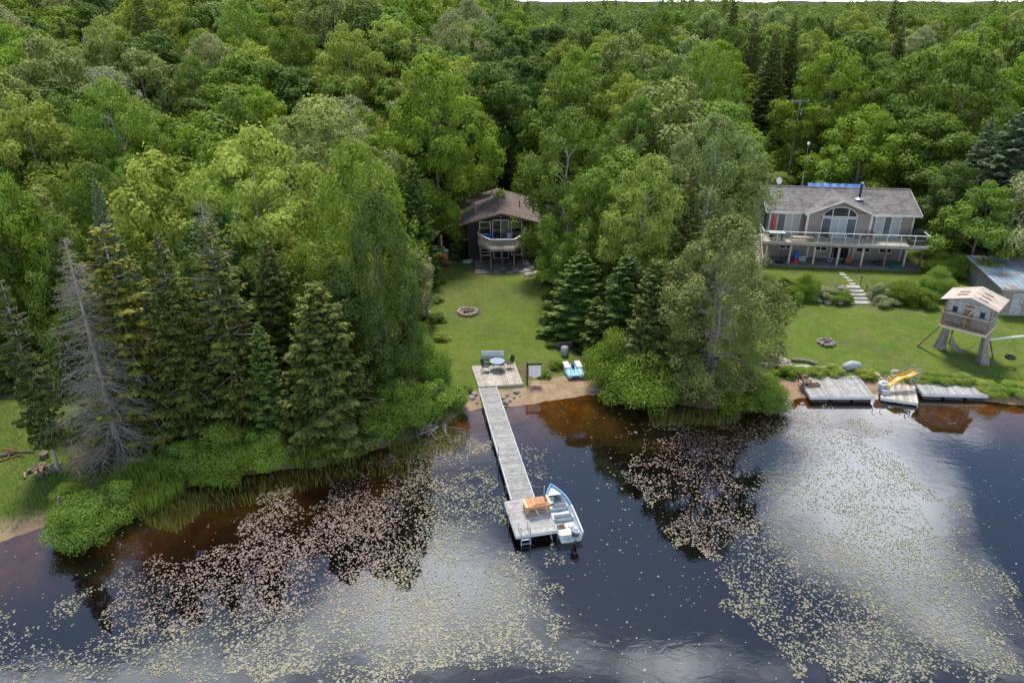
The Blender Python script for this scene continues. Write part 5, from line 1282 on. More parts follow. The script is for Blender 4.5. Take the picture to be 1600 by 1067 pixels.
MB().box(.04, .18, -.12, .12, -.2, .06).build('clamp', 'grey_metal', om)

# ------------------------------------------------------------------ right-hand floating docks
def raft(pxs, z, name, label, w=.14, along='ab', fl=3, m='deck_grey'):
    q = quadbasis(pxs, z); e = empty(name, (q[0].x, q[0].y, 0), 0, label, 'floating dock'); l_ = [Vector((p.x-q[0].x, p.y-q[0].y, 0)) for p in q]
    plank_quad('planks', m, l_, z, along, w, .04, e, rg_=(.85, 1.35))
    for i in range(4):
        a, b = l_[i], l_[(i+1) % 4]; MB().beam(a+Vector((0, 0, z-.12)), b+Vector((0, 0, z-.12)), .06, .2).build('frame_board', 'offwhite' if i == 2 else 'deck_grey', e)
    for k in range(fl):
        f = (k+.5)/fl; a = l_[0].lerp(l_[1], f); b = l_[3].lerp(l_[2], f); d = (b-a); uu = (l_[1]-l_[0]).normalized()*((l_[1]-l_[0]).length/fl*.4)
        mb = MB(); p = [a.lerp(b, .04)-uu, a.lerp(b, .04)+uu, a.lerp(b, .97)+uu, a.lerp(b, .97)-uu]; mb.prism([(v_.x, v_.y) for v_ in p][::-1], -.14, z-.2); mb.build('float', 'charcoal', e)
    return q, e
q, _ = raft([(1243.5, 584), (1341.7, 587), (1366, 619.5), (1266, 619.5)], .50, 'floating_dock', 'large grey plank floating dock beached on the sand', along='cd')
q2, _ = raft([(1375, 599), (1428.5, 599), (1434.5, 629), (1377, 621)], .32, 'floating_dock', 'small square dock carrying the yellow slide', along='cd', fl=2, m='deck_shore')
q3, _ = raft([(1430.8, 598), (1534.8, 602.8), (1545, 617.5), (1441.5, 614.5)], .48, 'floating_dock', 'long narrow grey floating dock at the right of the slide dock', along='cd')
g = P(1256.5, 600, .5)
e = empty('adirondack_chair', (g.x, g.y, .502), R(100), 'red-brown wooden lounge chair at the left edge of the large floating dock', 'chair')
for i in range(4): MB().box(-.28+i*.15, -.15+i*.15, -.35, .2, .3, .33, t=rt()).build('seat_slat', 'redwood', e)
for i in range(4): MB().slab((-.28+i*.15, .2, .25), (-.15+i*.15, .2, .25), (-.13+i*.14, .55, .95), (-.25+i*.14, .55, .95), .025).build('back_slat', 'redwood', e)
for s in (-1, 1): MB().box(s*.36-.06, s*.36+.06, -.35, .4, .5, .53).build('armrest', 'wood_brown', e); MB().box(s*.34-.03, s*.34+.03, -.33, -.25, 0, .5).build('leg', 'wood_brown', e); MB().box(s*.34-.03, s*.34+.03, .25, .33, 0, .5).build('leg', 'wood_brown', e)
g = P(1271, 603, .5); o = MB(); 
e = empty('footrest', (g.x, g.y, .502), R(5), 'low red-brown footrest beside the lounge chair on the large dock', 'footrest')
for i in range(4): MB().box(-.45+i*.22, -.28+i*.22, -.12, .12, .2, .23).build('slat', 'redwood', e)
for s in (-1, 1): MB().box(-.5, .45, s*.14-.02, s*.14+.02, 0, .2).build('side_board', 'wood_brown', e)
# slide: high end right/back, chute to the left
ga = P(1424, 606, .32); gb = P(1381, 612, .32)
e = empty('water_slide', (ga.x, ga.y, .322), math.atan2((gb-ga).y, (gb-ga).x), 'yellow wavy plastic water slide on the small dock', 'slide')
Ls = (gb-ga).length+.1; prof = [(x, 1.32-.85*t-.10*math.sin(t*9)) for x, t in [(Ls*t, t) for t in np.linspace(0, 1, 15)]]
ch = MB(); 
for i in range(14):
    (xa, za), (xb, zb) = prof[i], prof[i+1]; secv = [(-.27, .16), (-.24, .0), (0, -.03), (.24, 0), (.27, .16)]
    for k in range(4):
        (y0, d0), (y1, d1) = secv[k], secv[k+1]; ch.slab((xa, y0, za+d0), (xb, y0, zb+d0), (xb, y1, zb+d1), (xa, y1, za+d1), .03)
ch.build('chute', 'yellow', e)
for s in (-1, 1): MB().tube([(-.1, s*.3, 0), (-.1, s*.3, 1.65), (.15, s*.3, 1.75), (.3, s*.28, 1.4)], .035, 6).build('hand_rail', 'deck_grey', e); MB().tube([(Ls*.5, s*.25, 0), (Ls*.45, s*.25, .95)], .03, 6).build('strut', 'grey_metal', e)
for z in (.3, .6, .9, 1.2): MB().box(-.14, -.06, -.3, .3, z, z+.05).build('rung', 'deck_grey', e)
g = P(1381, 606, .6)
e = empty('swim_ring', (g.x, g.y, .75), 0, 'white inflatable ring at the foot of the yellow slide', 'swim ring')
rr = [Vector((.34*math.cos(a), .34*math.sin(a)*.8, .34*math.sin(a)*.6)) for a in np.linspace(0, 2*math.pi, 25)]
MB().tube(rr, .12, 10, cap=False).build('tube', 'white', e, smooth=True)
g = P(1380, 614, .32)
e = empty('dock_ladder_box', (g.x, g.y, .322), .1, 'grey step box with a white rail below the inflatable ring', 'steps')
MB().box(-.3, .3, -.35, .25, 0, .35).build('lower_step', 'siding_lap', e, bevel=.03); MB().box(-.3, .3, 0, .3, .352, .62).build('upper_step', 'siding_lap', e, bevel=.03)
for s in (-1, 1): MB().tube([(s*.3, .3, 0), (s*.3, .32, 1.15), (s*.3, .0, 1.2)], .025, 6).build('hand_rail', 'white', e)

# ------------------------------------------------------------------ playhouse
tl = G(1467, 543); trr = G(1535, 567)
FZ = 3.25
pa = P(1469, 505, FZ); pb = P(1541, 520.6, FZ); ang = math.atan2((pb-pa).y, (pb-pa).x)-R(6); Wp = (Vector((pb.x, pb.y, 0))-Vector((pa.x, pa.y, 0))).length*1.02
print('playhouse width', Wp, math.degrees(ang), tl, trr)
e = empty('playhouse', (pa.x, pa.y, 0), ang, 'weathered white clapboard playhouse raised on two thick tree trunks', 'playhouse')
PM = Matrix.LocRotScale(e.location, e.rotation_euler, None); PI_ = PM.inverted()
Dp, By = 2.35, .62   # depth of house, balcony depth
WH = 1.95; RH = .48
planks(MB(), 0, Wp, 0, Dp+By, FZ, .05, .14, 'y').build('floor', 'wood_brown', e)
mb = MB(); 
for a, b in (((0, 0), (Wp, 0)), ((Wp, 0), (Wp, Dp+By)), ((0, Dp+By), (Wp, Dp+By)), ((0, 0), (0, Dp+By))): mb.beam((*a, FZ-.16), (*b, FZ-.16), .07, .2)
mb.build('floor_frame', 'deck_tan', e)
mb = MB(); mb.xprism([(.05, FZ), (Wp-.05, FZ), (Wp-.05, FZ+WH), (Wp/2, FZ+WH+RH), (.05, FZ+WH)], By, By+Dp-.05); mb.build('wall', 'siding_lap', e)
mb = MB(); k = 0
for i in range(17):
    z = FZ+.04+i*.14
    hw = Wp/2-.05 if z < FZ+WH else (Wp/2-.05)*(1-(z-FZ-WH)/RH)
    if hw < .1: break
    mb.box(Wp/2-hw, Wp/2+hw, By-.03, By-.002, z, z+.115, t=random.uniform(.85, 1.15))
mb.build('clapboards', 'siding_lap', e)
mb = MB()
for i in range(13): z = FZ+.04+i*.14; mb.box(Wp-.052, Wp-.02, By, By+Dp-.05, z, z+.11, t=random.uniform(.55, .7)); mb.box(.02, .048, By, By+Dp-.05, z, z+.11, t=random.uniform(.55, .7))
mb.build('side_boards', 'siding_lap', e)
mb = MB()
for s in (-1, 1):
    hw = Wp/2+.38; zr_ = FZ+WH+RH+.12; sl = RH/(Wp/2)
    for k in range(5):
        y0 = -.12+k*(Dp+By+.3)/5; y1 = -.12+(k+1)*(Dp+By+.3)/5-.01
        q = [(Wp/2+s*hw, y0, zr_-sl*hw), (Wp/2+s*hw, y1, zr_-sl*hw), (Wp/2, y1, zr_), (Wp/2, y0, zr_)]
        if s > 0: q = [q[0], q[1], q[2], q[3]]; mb.slab(*q, .05, t=rt())
        else: mb.slab(q[3], q[2], q[1], q[0], .05, t=rt())
roof_ = mb.build('roof', 'cedar_roof', e)
for k in range(3): 
    y = .55+k*.75; x = Wp/2+.75; z = zr_-sl*.75+.05; MB().box(x-.35, x+.35, y-.05, y+.05, z-.02, z+.06, rot=Matrix.Rotation(math.atan(sl), 3, 'Y')).build('roof_cleat', 'deck_tan', roof_)
    x = Wp/2-.75; 
    if k < 2: MB().box(x-.35, x+.35, y+.2, y+.3, z-.02, z+.06, rot=Matrix.Rotation(-math.atan(sl), 3, 'Y')).build('roof_cleat', 'deck_tan', roof_)
dr = MB(); 
for i in range(5): dr.box(Wp/2-.32+i*.13, Wp/2-.2+i*.13, By-.055, By-.032, FZ+.02, FZ+1.68, t=rt())
dr_ = dr.build('door', 'wood_brown', e); mb = MB(); mb.box(Wp/2-.32, Wp/2+.33, By-.075, By-.057, FZ+.25, FZ+.35); mb.box(Wp/2-.32, Wp/2+.33, By-.075, By-.057, FZ+1.4, FZ+1.5); mb.beam((Wp/2-.28, By-.066, FZ+.33), (Wp/2+.28, By-.066, FZ+1.42), .015, .09); mb.build('door_brace', 'deck_tan', dr_)
for x in (Wp*.2, Wp*.79):
    w_ = MB().box(x-.17, x+.17, By-.045, By-.03, FZ+.97, FZ+1.40).build('window', 'black', e); mb = MB(); mb.box(x-.2, x-.17, By-.06, By-.03, FZ+.95, FZ+1.43); mb.box(x+.17, x+.2, By-.06, By-.03, FZ+.95, FZ+1.43); mb.box(x-.17, x+.17, By-.06, By-.03, FZ+1.40, FZ+1.43); mb.box(x-.17, x+.17, By-.06, By-.03, FZ+.95, FZ+.97); mb.build('frame', 'deck_grey', w_)
MB().box(Wp-.025, Wp-.01, By+.6, By+1.0, FZ+1.0, FZ+1.45).build('window', 'black', e)
# balcony rail
rl = MB(); rl.beam((0, .03, FZ+.98), (Wp, .03, FZ+.98), .09, .05); rl.beam((0, .0, FZ+.98), (0, By, FZ+.98), .09, .05); rl.beam((Wp, .0, FZ+.98), (Wp, By, FZ+.98), .09, .05); rl.build('hand_rail', 'deck_tan', e)
mb = MB()
for i in range(28): x = .06+i*(Wp-.12)/27; mb.box(x-.018, x+.018, .01, .05, FZ, FZ+.96, t=rt())
mb.beam((0, .03, FZ+.1), (Wp, .03, FZ+.1), .04, .06); mb.build('balusters', 'wood_brown', e)
for x in (0.04, Wp/2, Wp-.04): MB().box(x-.05, x+.05, -.01, .09, FZ, FZ+.97).build('rail_post', 'wood_brown', e)
for x in (0.06, Wp-.06):
    for y in (.04, By+.04): MB().box(x-.05, x+.05, y-.03, y+.07, FZ, FZ+WH-.1).build('roof_post', 'wood_brown', e)
# trunks as supports (fluted, flaring)
def fluted(base, top, r0, r1):
    mb = MB(); n = 20; m_ = 9; vs = []
    for j in range(m_+1):
        t = j/m_; p = base.lerp(top, t); r = r1+(r0-r1)*(1-t)**2.2
        for k in range(n):
            a = 2*math.pi*k/n; f = 1+.34*(1-t*.6)*math.sin(a*4+1.3)*(.6+.4*math.sin(a*2)); vs.append((p.x+math.cos(a)*r*f, p.y+math.sin(a)*r*f, p.z))
    fs = [(j*n+k, j*n+(k+1) % n, (j+1)*n+(k+1) % n, (j+1)*n+k) for j in range(m_) for k in range(n)]; mb.add(vs, fs); return mb
for bse, lx, ly in ((tl, .38, 1.0), (trr, Wp-.15, .9)):
    b_ = PI_ @ Vector((bse.x, bse.y, 0)); b_.z = bse.z-.15
    fluted(b_, Vector((lx, ly, FZ-.25)), .46, .25).build('trunk_support', 'trunk_grey', e, smooth=True)
for lx, ly in ((.5, Dp+.2), (Wp-.2, Dp+.4)):
    w_ = PM @ Vector((lx, ly, 0)); MB().box(lx-.06, lx+.06, ly-.06, ly+.06, H(w_.x, w_.y)-.2, FZ-.2).build('rear_post', 'wood_brown', e)
# plank ramp to the left
ra = PI_ @ G(1434, 541); rb_ = Vector((.05, .1, FZ-.2))
MB().beam(ra, rb_, .22, .06).build('ramp', 'wood_brown', e)
# hammock under it
hA = PM @ Vector((.75, .75, 2.35)); hB = PM @ Vector((Wp-.55, .35, 2.2))
o = MB(); pts_ = [hA.lerp(hB, t)-Vector((0, 0, 1.15*4*t*(1-t)*.9)) for t in np.linspace(0, 1, 17)]
sdv = (hB-hA).normalized().cross(Vector((0, 0, 1)))
for i in range(16):
    w0 = .38*math.sin(math.pi*i/16)**.6+.02; w1 = .38*math.sin(math.pi*(i+1)/16)**.6+.02
    o.slab(pts_[i]-sdv*w0, pts_[i+1]-sdv*w1, pts_[i+1]+sdv*w1, pts_[i]+sdv*w0, .02)
tag(o.build('hammock', 'siding_grey'), 'grey cloth hammock slung under the playhouse between its trunks', 'hammock')
# swing beam
sa = PM @ Vector((Wp+.1, .9, 2.6)); sb = Vector((P(1640, 523, 2.5).x, P(1640, 523, 2.5).y, 2.6))
e = empty('swing_set', (sa.x, sa.y, 0), 0, 'white horizontal beam on brown posts right of the playhouse', 'swing frame')
MB().beam((0, 0, 2.6), (sb.x-sa.x, sb.y-sa.y, 2.6), .12, .12).build('beam', 'offwhite', e)
gg = G(1552, 556); MB().beam((gg.x-sa.x, gg.y-sa.y, gg.z-.1), (.1, 0, 2.6), .1, .1).build('post', 'wood_brown', e)
gg = H(sb.x, sb.y); MB().beam((sb.x-sa.x, sb.y-sa.y, gg-.1), (sb.x-sa.x, sb.y-sa.y, 2.6), .1, .1).build('post', 'wood_brown', e)
f_ = .42; hp = sa.lerp(sb, f_); tz_ = 2.55
ty_ = P(1578.5, 559, 1.25); 
e = empty('tyre_swing', (ty_.x, ty_.y, 0), 0, 'black tyre swing hanging below the white beam at the right edge', 'swing')
rr = [Vector((.30*math.cos(a), .30*math.sin(a), 1.3)) for a in np.linspace(0, 2*math.pi, 21)]
MB().tube(rr, .10, 10, cap=False).build('tyre', 'black', e, smooth=True)
top_ = Vector((hp.x-ty_.x, hp.y-ty_.y, 2.55))
for a in (0, 2.1, 4.2): MB().tube([(.3*math.cos(a), .3*math.sin(a), 1.38), top_], .012, 4).build('rope', 'wood_brown', e)
o = MB().tube([PM @ Vector((Wp+.2, .4, 1.5)), (PM @ Vector((Wp+.2, .4, 1.4))).lerp(hp, .5)-Vector((0, 0, .35)), hp], .02, 5).build('rope', 'rope'); tag(o, 'slack pale rope between the playhouse and the white swing beam', 'rope')

# ------------------------------------------------------------------ shed
g = G(1571, 492.5); sy = R(-6)
e = empty('shed', (41.6, 58.9, H(42.5, 59)), sy, 'beige board shed with a rusting metal roof behind the playhouse', 'shed')
SW, SD = 5.6, 6.6
mb = MB(); yz_prism(mb, [(0, -.2), (SD, -.2), (SD, 2.95), (0, 2.45)], 0, SW); mb.build('wall', 'shed_wall', e)
mb = MB()
for i in range(13): mb.box(0, SW, -.035, -.002, .02+i*.185, .18+i*.185, t=random.uniform(.85, 1.1))
for i in range(30): mb.box(-.03, -.002, i*.22, i*.22+.2, 0, 2.42+.5*i/30, t=random.uniform(.75, 1.05))
mb.build('wall_boards', 'shed_wall', e)
mb = MB(); ns = 26
for i in range(ns):
    x0_ = -.3+i*(SW+.6)/ns; x1_ = -.3+(i+1)*(SW+.6)/ns; zz = .03*(i % 2)
    mb.slab((x0_, -.35, 2.52+zz), (x1_, -.35, 2.52+.03-zz), (x1_, SD+.3, 3.07+.03-zz), (x0_, SD+.3, 3.07+zz), .02)
mb.build('roof', 'shed_roof', e)
mb = MB(); mb.box(-.31, SW+.31, -.38, -.355, 2.38, 2.52); mb.beam((-.32, -.36, 2.45), (-.32, SD+.3, 3.0), .03, .12); mb.build('fascia', 'grey_metal', e)
dd = MB().box(.95, 1.85, -.06, -.037, .05, 2.05).build('door', 'siding_lap', e); MB().box(1.7, 1.76, -.09, -.061, 1.0, 1.12).build('handle', 'black', dd)

# ------------------------------------------------------------------ garden: steps, stones, fire pits, boulders
def rock(g, s, label, m='rock', name='boulder', sq=(1, .8, .55), group=None):
    mb = MB(); mb.sphere((0, 0, 0), s, 12, 8, sq, .16); me_ = mb.build(name, m, smooth=False)
    me_.location = (g[0], g[1], g[2]+s*sq[2]*.35); me_.rotation_euler = (0, 0, random.random()*6.28)
    tag(me_, label, 'rock', group); return me_
stp = [(1346, 474, 1366-1326, 'lowest and widest'), (1343.5, 467, 36, 'second'), (1340, 461, 30, 'third'), (1336, 455.5, 27, 'fourth'), (1333, 449.5, 22, 'uppermost')]
for i, (x, y, w, nm) in enumerate(stp):
    g = G(x, y); wm = w*65/FPX; mb = MB(); poly = [(-wm/2*random.uniform(.9, 1), -.28), (-.1, -.36), (wm/2*random.uniform(.9, 1), -.3), (wm/2, .25), (0, .34), (-wm/2, .3)]
    mb.prism(poly, -.12, .1); o = mb.build('stone_step', 'stone_flat', bevel=.02); o.location = (g.x, g.y, g.z+.04); tag(o, nm+' slab of the stone steps between the garden beds', 'step', 'garden stone steps')
for i, (x, y) in enumerate([(1331, 443.5), (1328, 438.5), (1322, 434), (1318, 430), (1315, 427)]):
    g = G(x, y); mb = MB(); r_ = .32; mb.prism([(r_*math.cos(a)*random.uniform(.8, 1.2), .75*r_*math.sin(a)*random.uniform(.8, 1.2)) for a in np.linspace(0, 6.28, 8)[:-1]], -.05, .03)
    o = mb.build('stepping_stone', 'stone_flat'); o.location = (g.x, g.y, g.z+.005); tag(o, ['stepping stone just above the stone steps', 'second stepping stone above the stone steps', 'middle stepping stone of the garden path', 'stepping stone next to last before the patio', 'stepping stone closest to the patio of the grey house'][i], 'stepping stone', 'stepping stones of the garden path')
for x, y, tp_, nm in [(1344, 447, 432, 'upper'), (1352, 460, 446, 'middle'), (1361, 475, 460, 'lower')]:
    g, hh, _ = fit(x, y, x, tp_, 5); e = empty('path_lamp', g, 0, nm+' black post lamp at the right side of the stone steps', 'lamp', 'black post lamps of the stone steps')
    MB().tube([(0, 0, -.1), (0, 0, hh)], .03, 6).build('post', 'black', e); MB().tube([(0, 0, hh-.12), (0, 0, hh), (0, 0, hh+.05)], [.06, .09, .03], 8).build('lamp_head', 'black', e)
random.seed(5)
gr = [(1276, 464), (1292, 465), (1281, 471), (1293, 474), (1317, 452), (1370, 468), (1376, 476), (1388, 476), (1300, 470), (1386, 466), (1455, 459), (1312, 474)]
for i, (x, y) in enumerate(gr): rock(G(x, y), random.uniform(.22, .45), 'rough grey garden stone edging the flower bed by the stone steps', group='garden bed stones')
rock(G(1213, 568), .95, 'largest pink granite boulder on the bank left of the driftwood log', 'rock_pink', sq=(1, .75, .6))
rock(G(1198, 572), .5, 'small pinkish rock at the left foot of the largest boulder', 'rock_pink')
rock(G(1228, 573), .6, 'flat pinkish rock at the right foot of the largest boulder', 'rock_pink', sq=(1, .7, .4))
rock(G(1367.5, 587), .35, 'round pale stone right of the large floating dock', 'rock_pink')
rock(G(1399, 583), .38, 'square pale block on the grass above the yellow slide', 'stone_flat', sq=(1, .6, .6))
rock(G(1397, 589), .40, 'flat pale slab on the grass just above the yellow slide', 'stone_flat', sq=(1.1, .5, .25))
rock(G(930, 609), .42, 'dark flat rock on the sandy beach below the shrubs', 'rock', sq=(1, .7, .4))
rock(G(668, 490), .45, 'grey rock at the left lawn edge under the silvery tree', 'rock')
for i, (x, y) in enumerate([(785, 622), (792, 617), (797, 626), (803, 621), (790, 629), (812, 618), (741, 616), (737, 622), (745, 629), (807, 613)]):
    rock(G(x, y), random.uniform(.12, .28), 'stone on the bank beside the landward end of the jetty', random.choice(['rock', 'rock_pink']), group='bank stones by the jetty')
for i, (x, y) in enumerate([(655, 408), (735, 407), (823, 425), (830, 420), (836, 415), (826, 431), (838, 428), (729, 411), (822, 414)]):
    rock(G(x, y), random.uniform(.25, .5), 'pale rubble stone beside the brown cottage', 'stone_flat', group='rubble stones by the cottage')
for i, (x, y) in enumerate([(1116, 312), (1128, 318), (1140, 314), (1152, 322), (1150, 345), (1158, 338), (1160, 352), (1146, 352), (1164, 325), (1135, 305)]):
    rock(G(x, y), random.uniform(.5, .9), 'pale rubble boulder on the bank left of the grey house', 'stone_flat', group='rubble boulders left of the grey house')
# fire pits
def ring(px, py, r, n, label, m='rock'):
    g = G(px, py); e = empty('fire_pit', g, 0, label, 'fire pit')
    for k in range(n):
        a = 6.28*k/n; MB().sphere((r*math.cos(a), r*math.sin(a), .1), r*2.4/n+.04, 8, 6, (1, .8, .7), .15).build('stone', m, e)
    MB().tube([(0, 0, .0), (0, 0, .05)], r*.85, 16).build('ash_bed', 'dirt', e)
    for k in range(4): a = random.random()*6; MB().tube([(-r*.6*math.cos(a), -r*.6*math.sin(a), .08), (r*.5*math.cos(a+.4), r*.5*math.sin(a+.4), .22)], .06, 6).build('log', 'bark', e)
ring(731, 488, .82, 15, 'round stone fire ring in the middle of the cottage lawn', 'rock_pink')
ring(1291, 536, .6, 10, 'stone fire pit with charred logs on the lawn of the grey house')
# driftwood log, rope, sack boat
a, b, c3 = G(1236, 564), G(1259, 566), G(1277, 571)
o = MB().tube([a+Vector((0, 0, .12)), b+Vector((0, 0, .15))], [.13, .12], 8).tube([b+Vector((.1, 0, .15)), c3+Vector((0, 0, .12))], [.12, .15], 8).build('driftwood_log', 'dead_wood'); tag(o, 'pale driftwood log lying along the bank right of the largest boulder', 'log')
o = MB(); sp_ = [G(x, y)+Vector((0, 0, .04)) for x, y in [(1238, 570), (1262, 571), (1274, 575), (1262, 578), (1240, 576)]]; mb = MB(); mb.add(sp_, [(0, 1, 2, 3, 4)][::1]); 
for v_ in range(1): pass
o = MB(); cc = sum(sp_, Vector())/5; o.sphere(cc-Vector((0, 0, .1)), 1.0, 16, 6, (1.1, .45, .15), .1).build('sand_heap', 'deck_shore'); tag(bpy.data.objects['sand_heap'], 'low heap of sand in front of the driftwood log', 'sand')
o = MB().tube([G(x, y)+Vector((0, 0, .06)) for x, y in [(1272, 579), (1280, 575), (1292, 574), (1305, 575), (1315, 577)]], .055, 6).build('birch_pole', 'offwhite'); tag(o, 'thin curved white pole lying above the large floating dock', 'pole')
g = G(1330, 577); o = MB().tube([(-.75, 0, .1), (-.55, 0, .22), (0, .05, .3), (.5, 0, .27), (.8, 0, .12)], [.12, .3, .4, .33, .1], 10).build('upturned_dinghy', 'bag', smooth=True); o.location = g; o.rotation_euler = (0, 0, .1); tag(o, 'small grey-white covered dinghy on the grass above the large floating dock', 'dinghy')
o = MB().tube([G(x, y)+Vector((0, 0, .1)) for x, y in [(1378, 479), (1400, 484), (1430, 490), (1446, 494)]], .014, 4).build('garden_hose', 'siding_lap'); tag(o, 'thin pale line stretched across the lawn right of the stone steps', 'line')
# kayaks
def kayak(px, py, z, m, label, rz, L=2.6):
    g = G(px, py); o = MB(); pts_ = [(0, -L/2, .12), (0, -L*.35, .05), (0, 0, 0), (0, L*.35, .05), (0, L/2, .14)]
    e = empty('kayak', (g.x, g.y, g.z+z), rz, label, 'kayak')
    o.tube(pts_, [.04, .22, .30, .22, .04], 10).build('hull', m, e, smooth=True); MB().tube([(0, -.35, .25), (0, .3, .27)], [.17, .2], 10).build('cockpit', 'black', e); return e
e0 = G(677, 408)
kayak(688, 414, .30, 'maroon', 'faded dark red kayak, lowest of the stack left of the cottage', R(62))
kayak(687, 411, .78, 'orange', 'orange kayak in the middle of the stack left of the cottage', R(56), 2.3)
kayak(687, 409, 1.25, 'bag', 'grey kayak on top of the stack left of the cottage', R(60), 2.3)
g = G(691, 405); e = empty('kayak_rack', g, 0, 'wooden rack post holding the stacked kayaks', 'rack'); MB().box(-.06, .06, -.06, .06, -.2, 2.6).build('post', 'wood_light', e)
for z in (.15, .62, 1.1): MB().box(-.1, .75, -1.6, -1.5, z-.06, z).build('arm', 'wood_light', e); 
MB().box(-.1, 0, -1.6, 0, .05, .12).build('foot', 'wood_light', e)
g = G(1180, 283)
e = empty('rubbish_bin', G(1178, 290), 0, 'dark bin in the clearing behind the left end of the grey house', 'bin'); MB().box(-.4, .4, -.4, .4, 0, 1.1, top=1.1).build('body', 'charcoal', e, bevel=.04); MB().box(-.46, .46, -.46, .46, 1.11, 1.2).build('lid', 'black', e, bevel=.03)

# ------------------------------------------------------------------ left bank odds
g = G(98, 812)
e = empty('tree_stump', g, 0, 'twisted grey stump with bare roots at the left waterline', 'stump')
mb = MB(); mb.tube([(0, 0, -.1), (.05, .03, .5), (.0, .1, 1.0), (.12, .1, 1.5)], [.32, .2, .15, .06], 9)
for k in range(7):
    a = math.pi*.75+k*.5; l = random.uniform(.7, 1.8); mb.tube([(0, 0, .35), (math.cos(a)*l*.5, math.sin(a)*l*.5, .1), (math.cos(a)*l, math.sin(a)*l, -.12)], [.12, .07, .02], 6)
mb.build('wood', 'dead_wood', e)
def heap(px, py, label, n, m, L, s, name='woodpile'):
    g = G(px, py); e = empty(name, g, 0, label, 'wood pile')
    for k in range(n):
        a = random.random()*3.14; l = L*random.uniform(.5, 1); cx_, cy_ = random.gauss(0, s), random.gauss(0, s*.6); z = max(.06, .35*(1-math.hypot(cx_, cy_)/(s*2)))*random.random()+.05
        MB().tube([(cx_-math.cos(a)*l/2, cy_-math.sin(a)*l/2, z), (cx_+math.cos(a)*l/2, cy_+math.sin(a)*l/2, z+random.uniform(-.05, .15))], random.uniform(.04, .09), 6, t=rt()).build('log', random.choice(m), e)
heap(64, 737, 'heap of split logs and chips on the left bank under the thin spruce', 26, ['woodchip', 'bark', 'dead_wood'], .7, .5)
heap(12, 715, 'rotten red-brown logs at the left picture edge', 6, ['redwood', 'bark'], 2.0, .6)
heap(662, 672, 'tangle of bare grey branches washed up left of the jetty', 26, ['dead_wood', 'bark'], 1.8, .7, 'driftwood_pile')
g = G(443, 662); o = MB().tube([(0, 0, -.1), (-.05, 0, .7), (-.1, 0, 1.2)], [.2, .17, .12], 8).build('tree_stump', 'dead_wood'); o.location = g; tag(o, 'pale broken stump between the reeds and the dark hemlock', 'stump')
g = G(70, 715); o = MB().tube([(0, 0, -.1), (0, 0, .35)], [.28, .26], 9).build('tree_stump', 'bark'); o.location = g; tag(o, 'short sawn stump just behind the split log heap', 'stump')
# ------------------------------------------------------------------ shrubs
random.seed(11)
def S(x, y, top, w, m, label, key='shrub', v=0, wy=None, cat='shrub', name='shrub', group=None):
    g, hh, wm = fit(x, y, x, top, w); return plant(name, (key, v), (g.x, g.y, g.z-.05), hh, wm*1.05, m, label, cat, group, crown='foliage', trunk='stems', wy=wy)
S(140, 835, 765, 115, 'leaf_shrub', 'large rounded green shrub overhanging the water beside the twisted stump', 'shrubbig', 0)
S(190, 800, 745, 70, 'leaf_shrub', 'smaller shrub right of the large one by the twisted stump', 'shrub', 1)
S(112, 785, 750, 55, 'leaf_shrub', 'low shrub above the twisted stump', 'shrub', 2)
S(300, 740, 675, 85, 'leaf_shrub', 'green shrub at the water edge below the broad dark spruce', 'shrubbig', 1)
S(355, 735, 655, 100, 'leaf_shrub', 'rounded green shrub at the water edge left of the tall reeds', 'shrubbig', 2)
S(415, 725, 660, 80, 'leaf_shrub', 'green shrub touching the left end of the tall reeds', 'shrubbig', 0)
S(330, 755, 715, 60, 'leaf_shrub', 'lowest shrub hanging over the water below the half bare spruce', 'shrub', 3)
S(620, 660, 575, 105, 'leaf_maple', 'dense green bush at the foot of the leafy birch', 'shrubbig', 1)
S(665, 600, 515, 80, 'leaf_shrub', 'light green bush at the left edge of the cottage lawn', 'shrubbig', 2)
S(690, 640, 585, 80, 'leaf_shrub', 'low light bush on the bank left of the shore deck', 'shrub', 0)
S(645, 560, 485, 70, 'leaf_maple', 'bush right below the silvery tree at the lawn edge', 'shrub', 1)
S(580, 680, 620, 80, 'leaf_maple', 'bush on the bank between the dark hemlock and the leafy birch', 'shrub', 2)
S(650, 640, 600, 70, 'leaf_yellow', 'yellowish low bush on the bank near the bare branch tangle', 'shrub', 3)
S(1000, 622, 520, 130, 'leaf_shrub', 'large pale green shrub at the water left of the big cedar', 'shrubbig', 0)
S(958, 602, 505, 92, 'leaf_maple', 'leafy shrub directly behind the pedal boat', 'shrubbig', 2)
S(965, 612, 560, 80, 'leaf_shrub', 'low shrub at the sandy waterline right of the pedal boat', 'shrub', 1)
S(1188, 636, 575, 85, 'leaf_shrub', 'bright low shrub at the water right of the big cedar', 'shrubbig', 1)
S(1150, 640, 590, 70, 'leaf_shrub', 'small shrub against the right flank of the big cedar', 'shrub', 2)
S(1257, 462, 420, 40, 'leaf_bright', 'round yellow-green bush left of the stone steps', 'shrubbig', 2)
S(1205, 465, 437, 45, 'leaf_yellow', 'yellow-leaved bush at the left end of the garden bed', 'shrub', 0)
S(1235, 470, 442, 40, 'leaf_shrub', 'spiky green clump below the round yellow-green bush', 'shrub', 1)
S(1225, 452, 432, 30, 'leaf_dark', 'dark small bush behind the garden bed', 'shrub', 3)
S(1282, 465, 442, 45, 'leaf_silver', 'grey-green bush right of the round yellow-green bush', 'shrub', 2)
S(1310, 470, 445, 42, 'leaf_shrub', 'green bush at the left side of the stone steps', 'shrub', 0)
S(1372, 466, 438, 36, 'leaf_silver', 'silvery bush at the right side of the stone steps', 'shrub', 1)
S(1380, 476, 458, 45, 'leaf_silver', 'low silvery cushion below the silvery bush', 'shrub', 3)
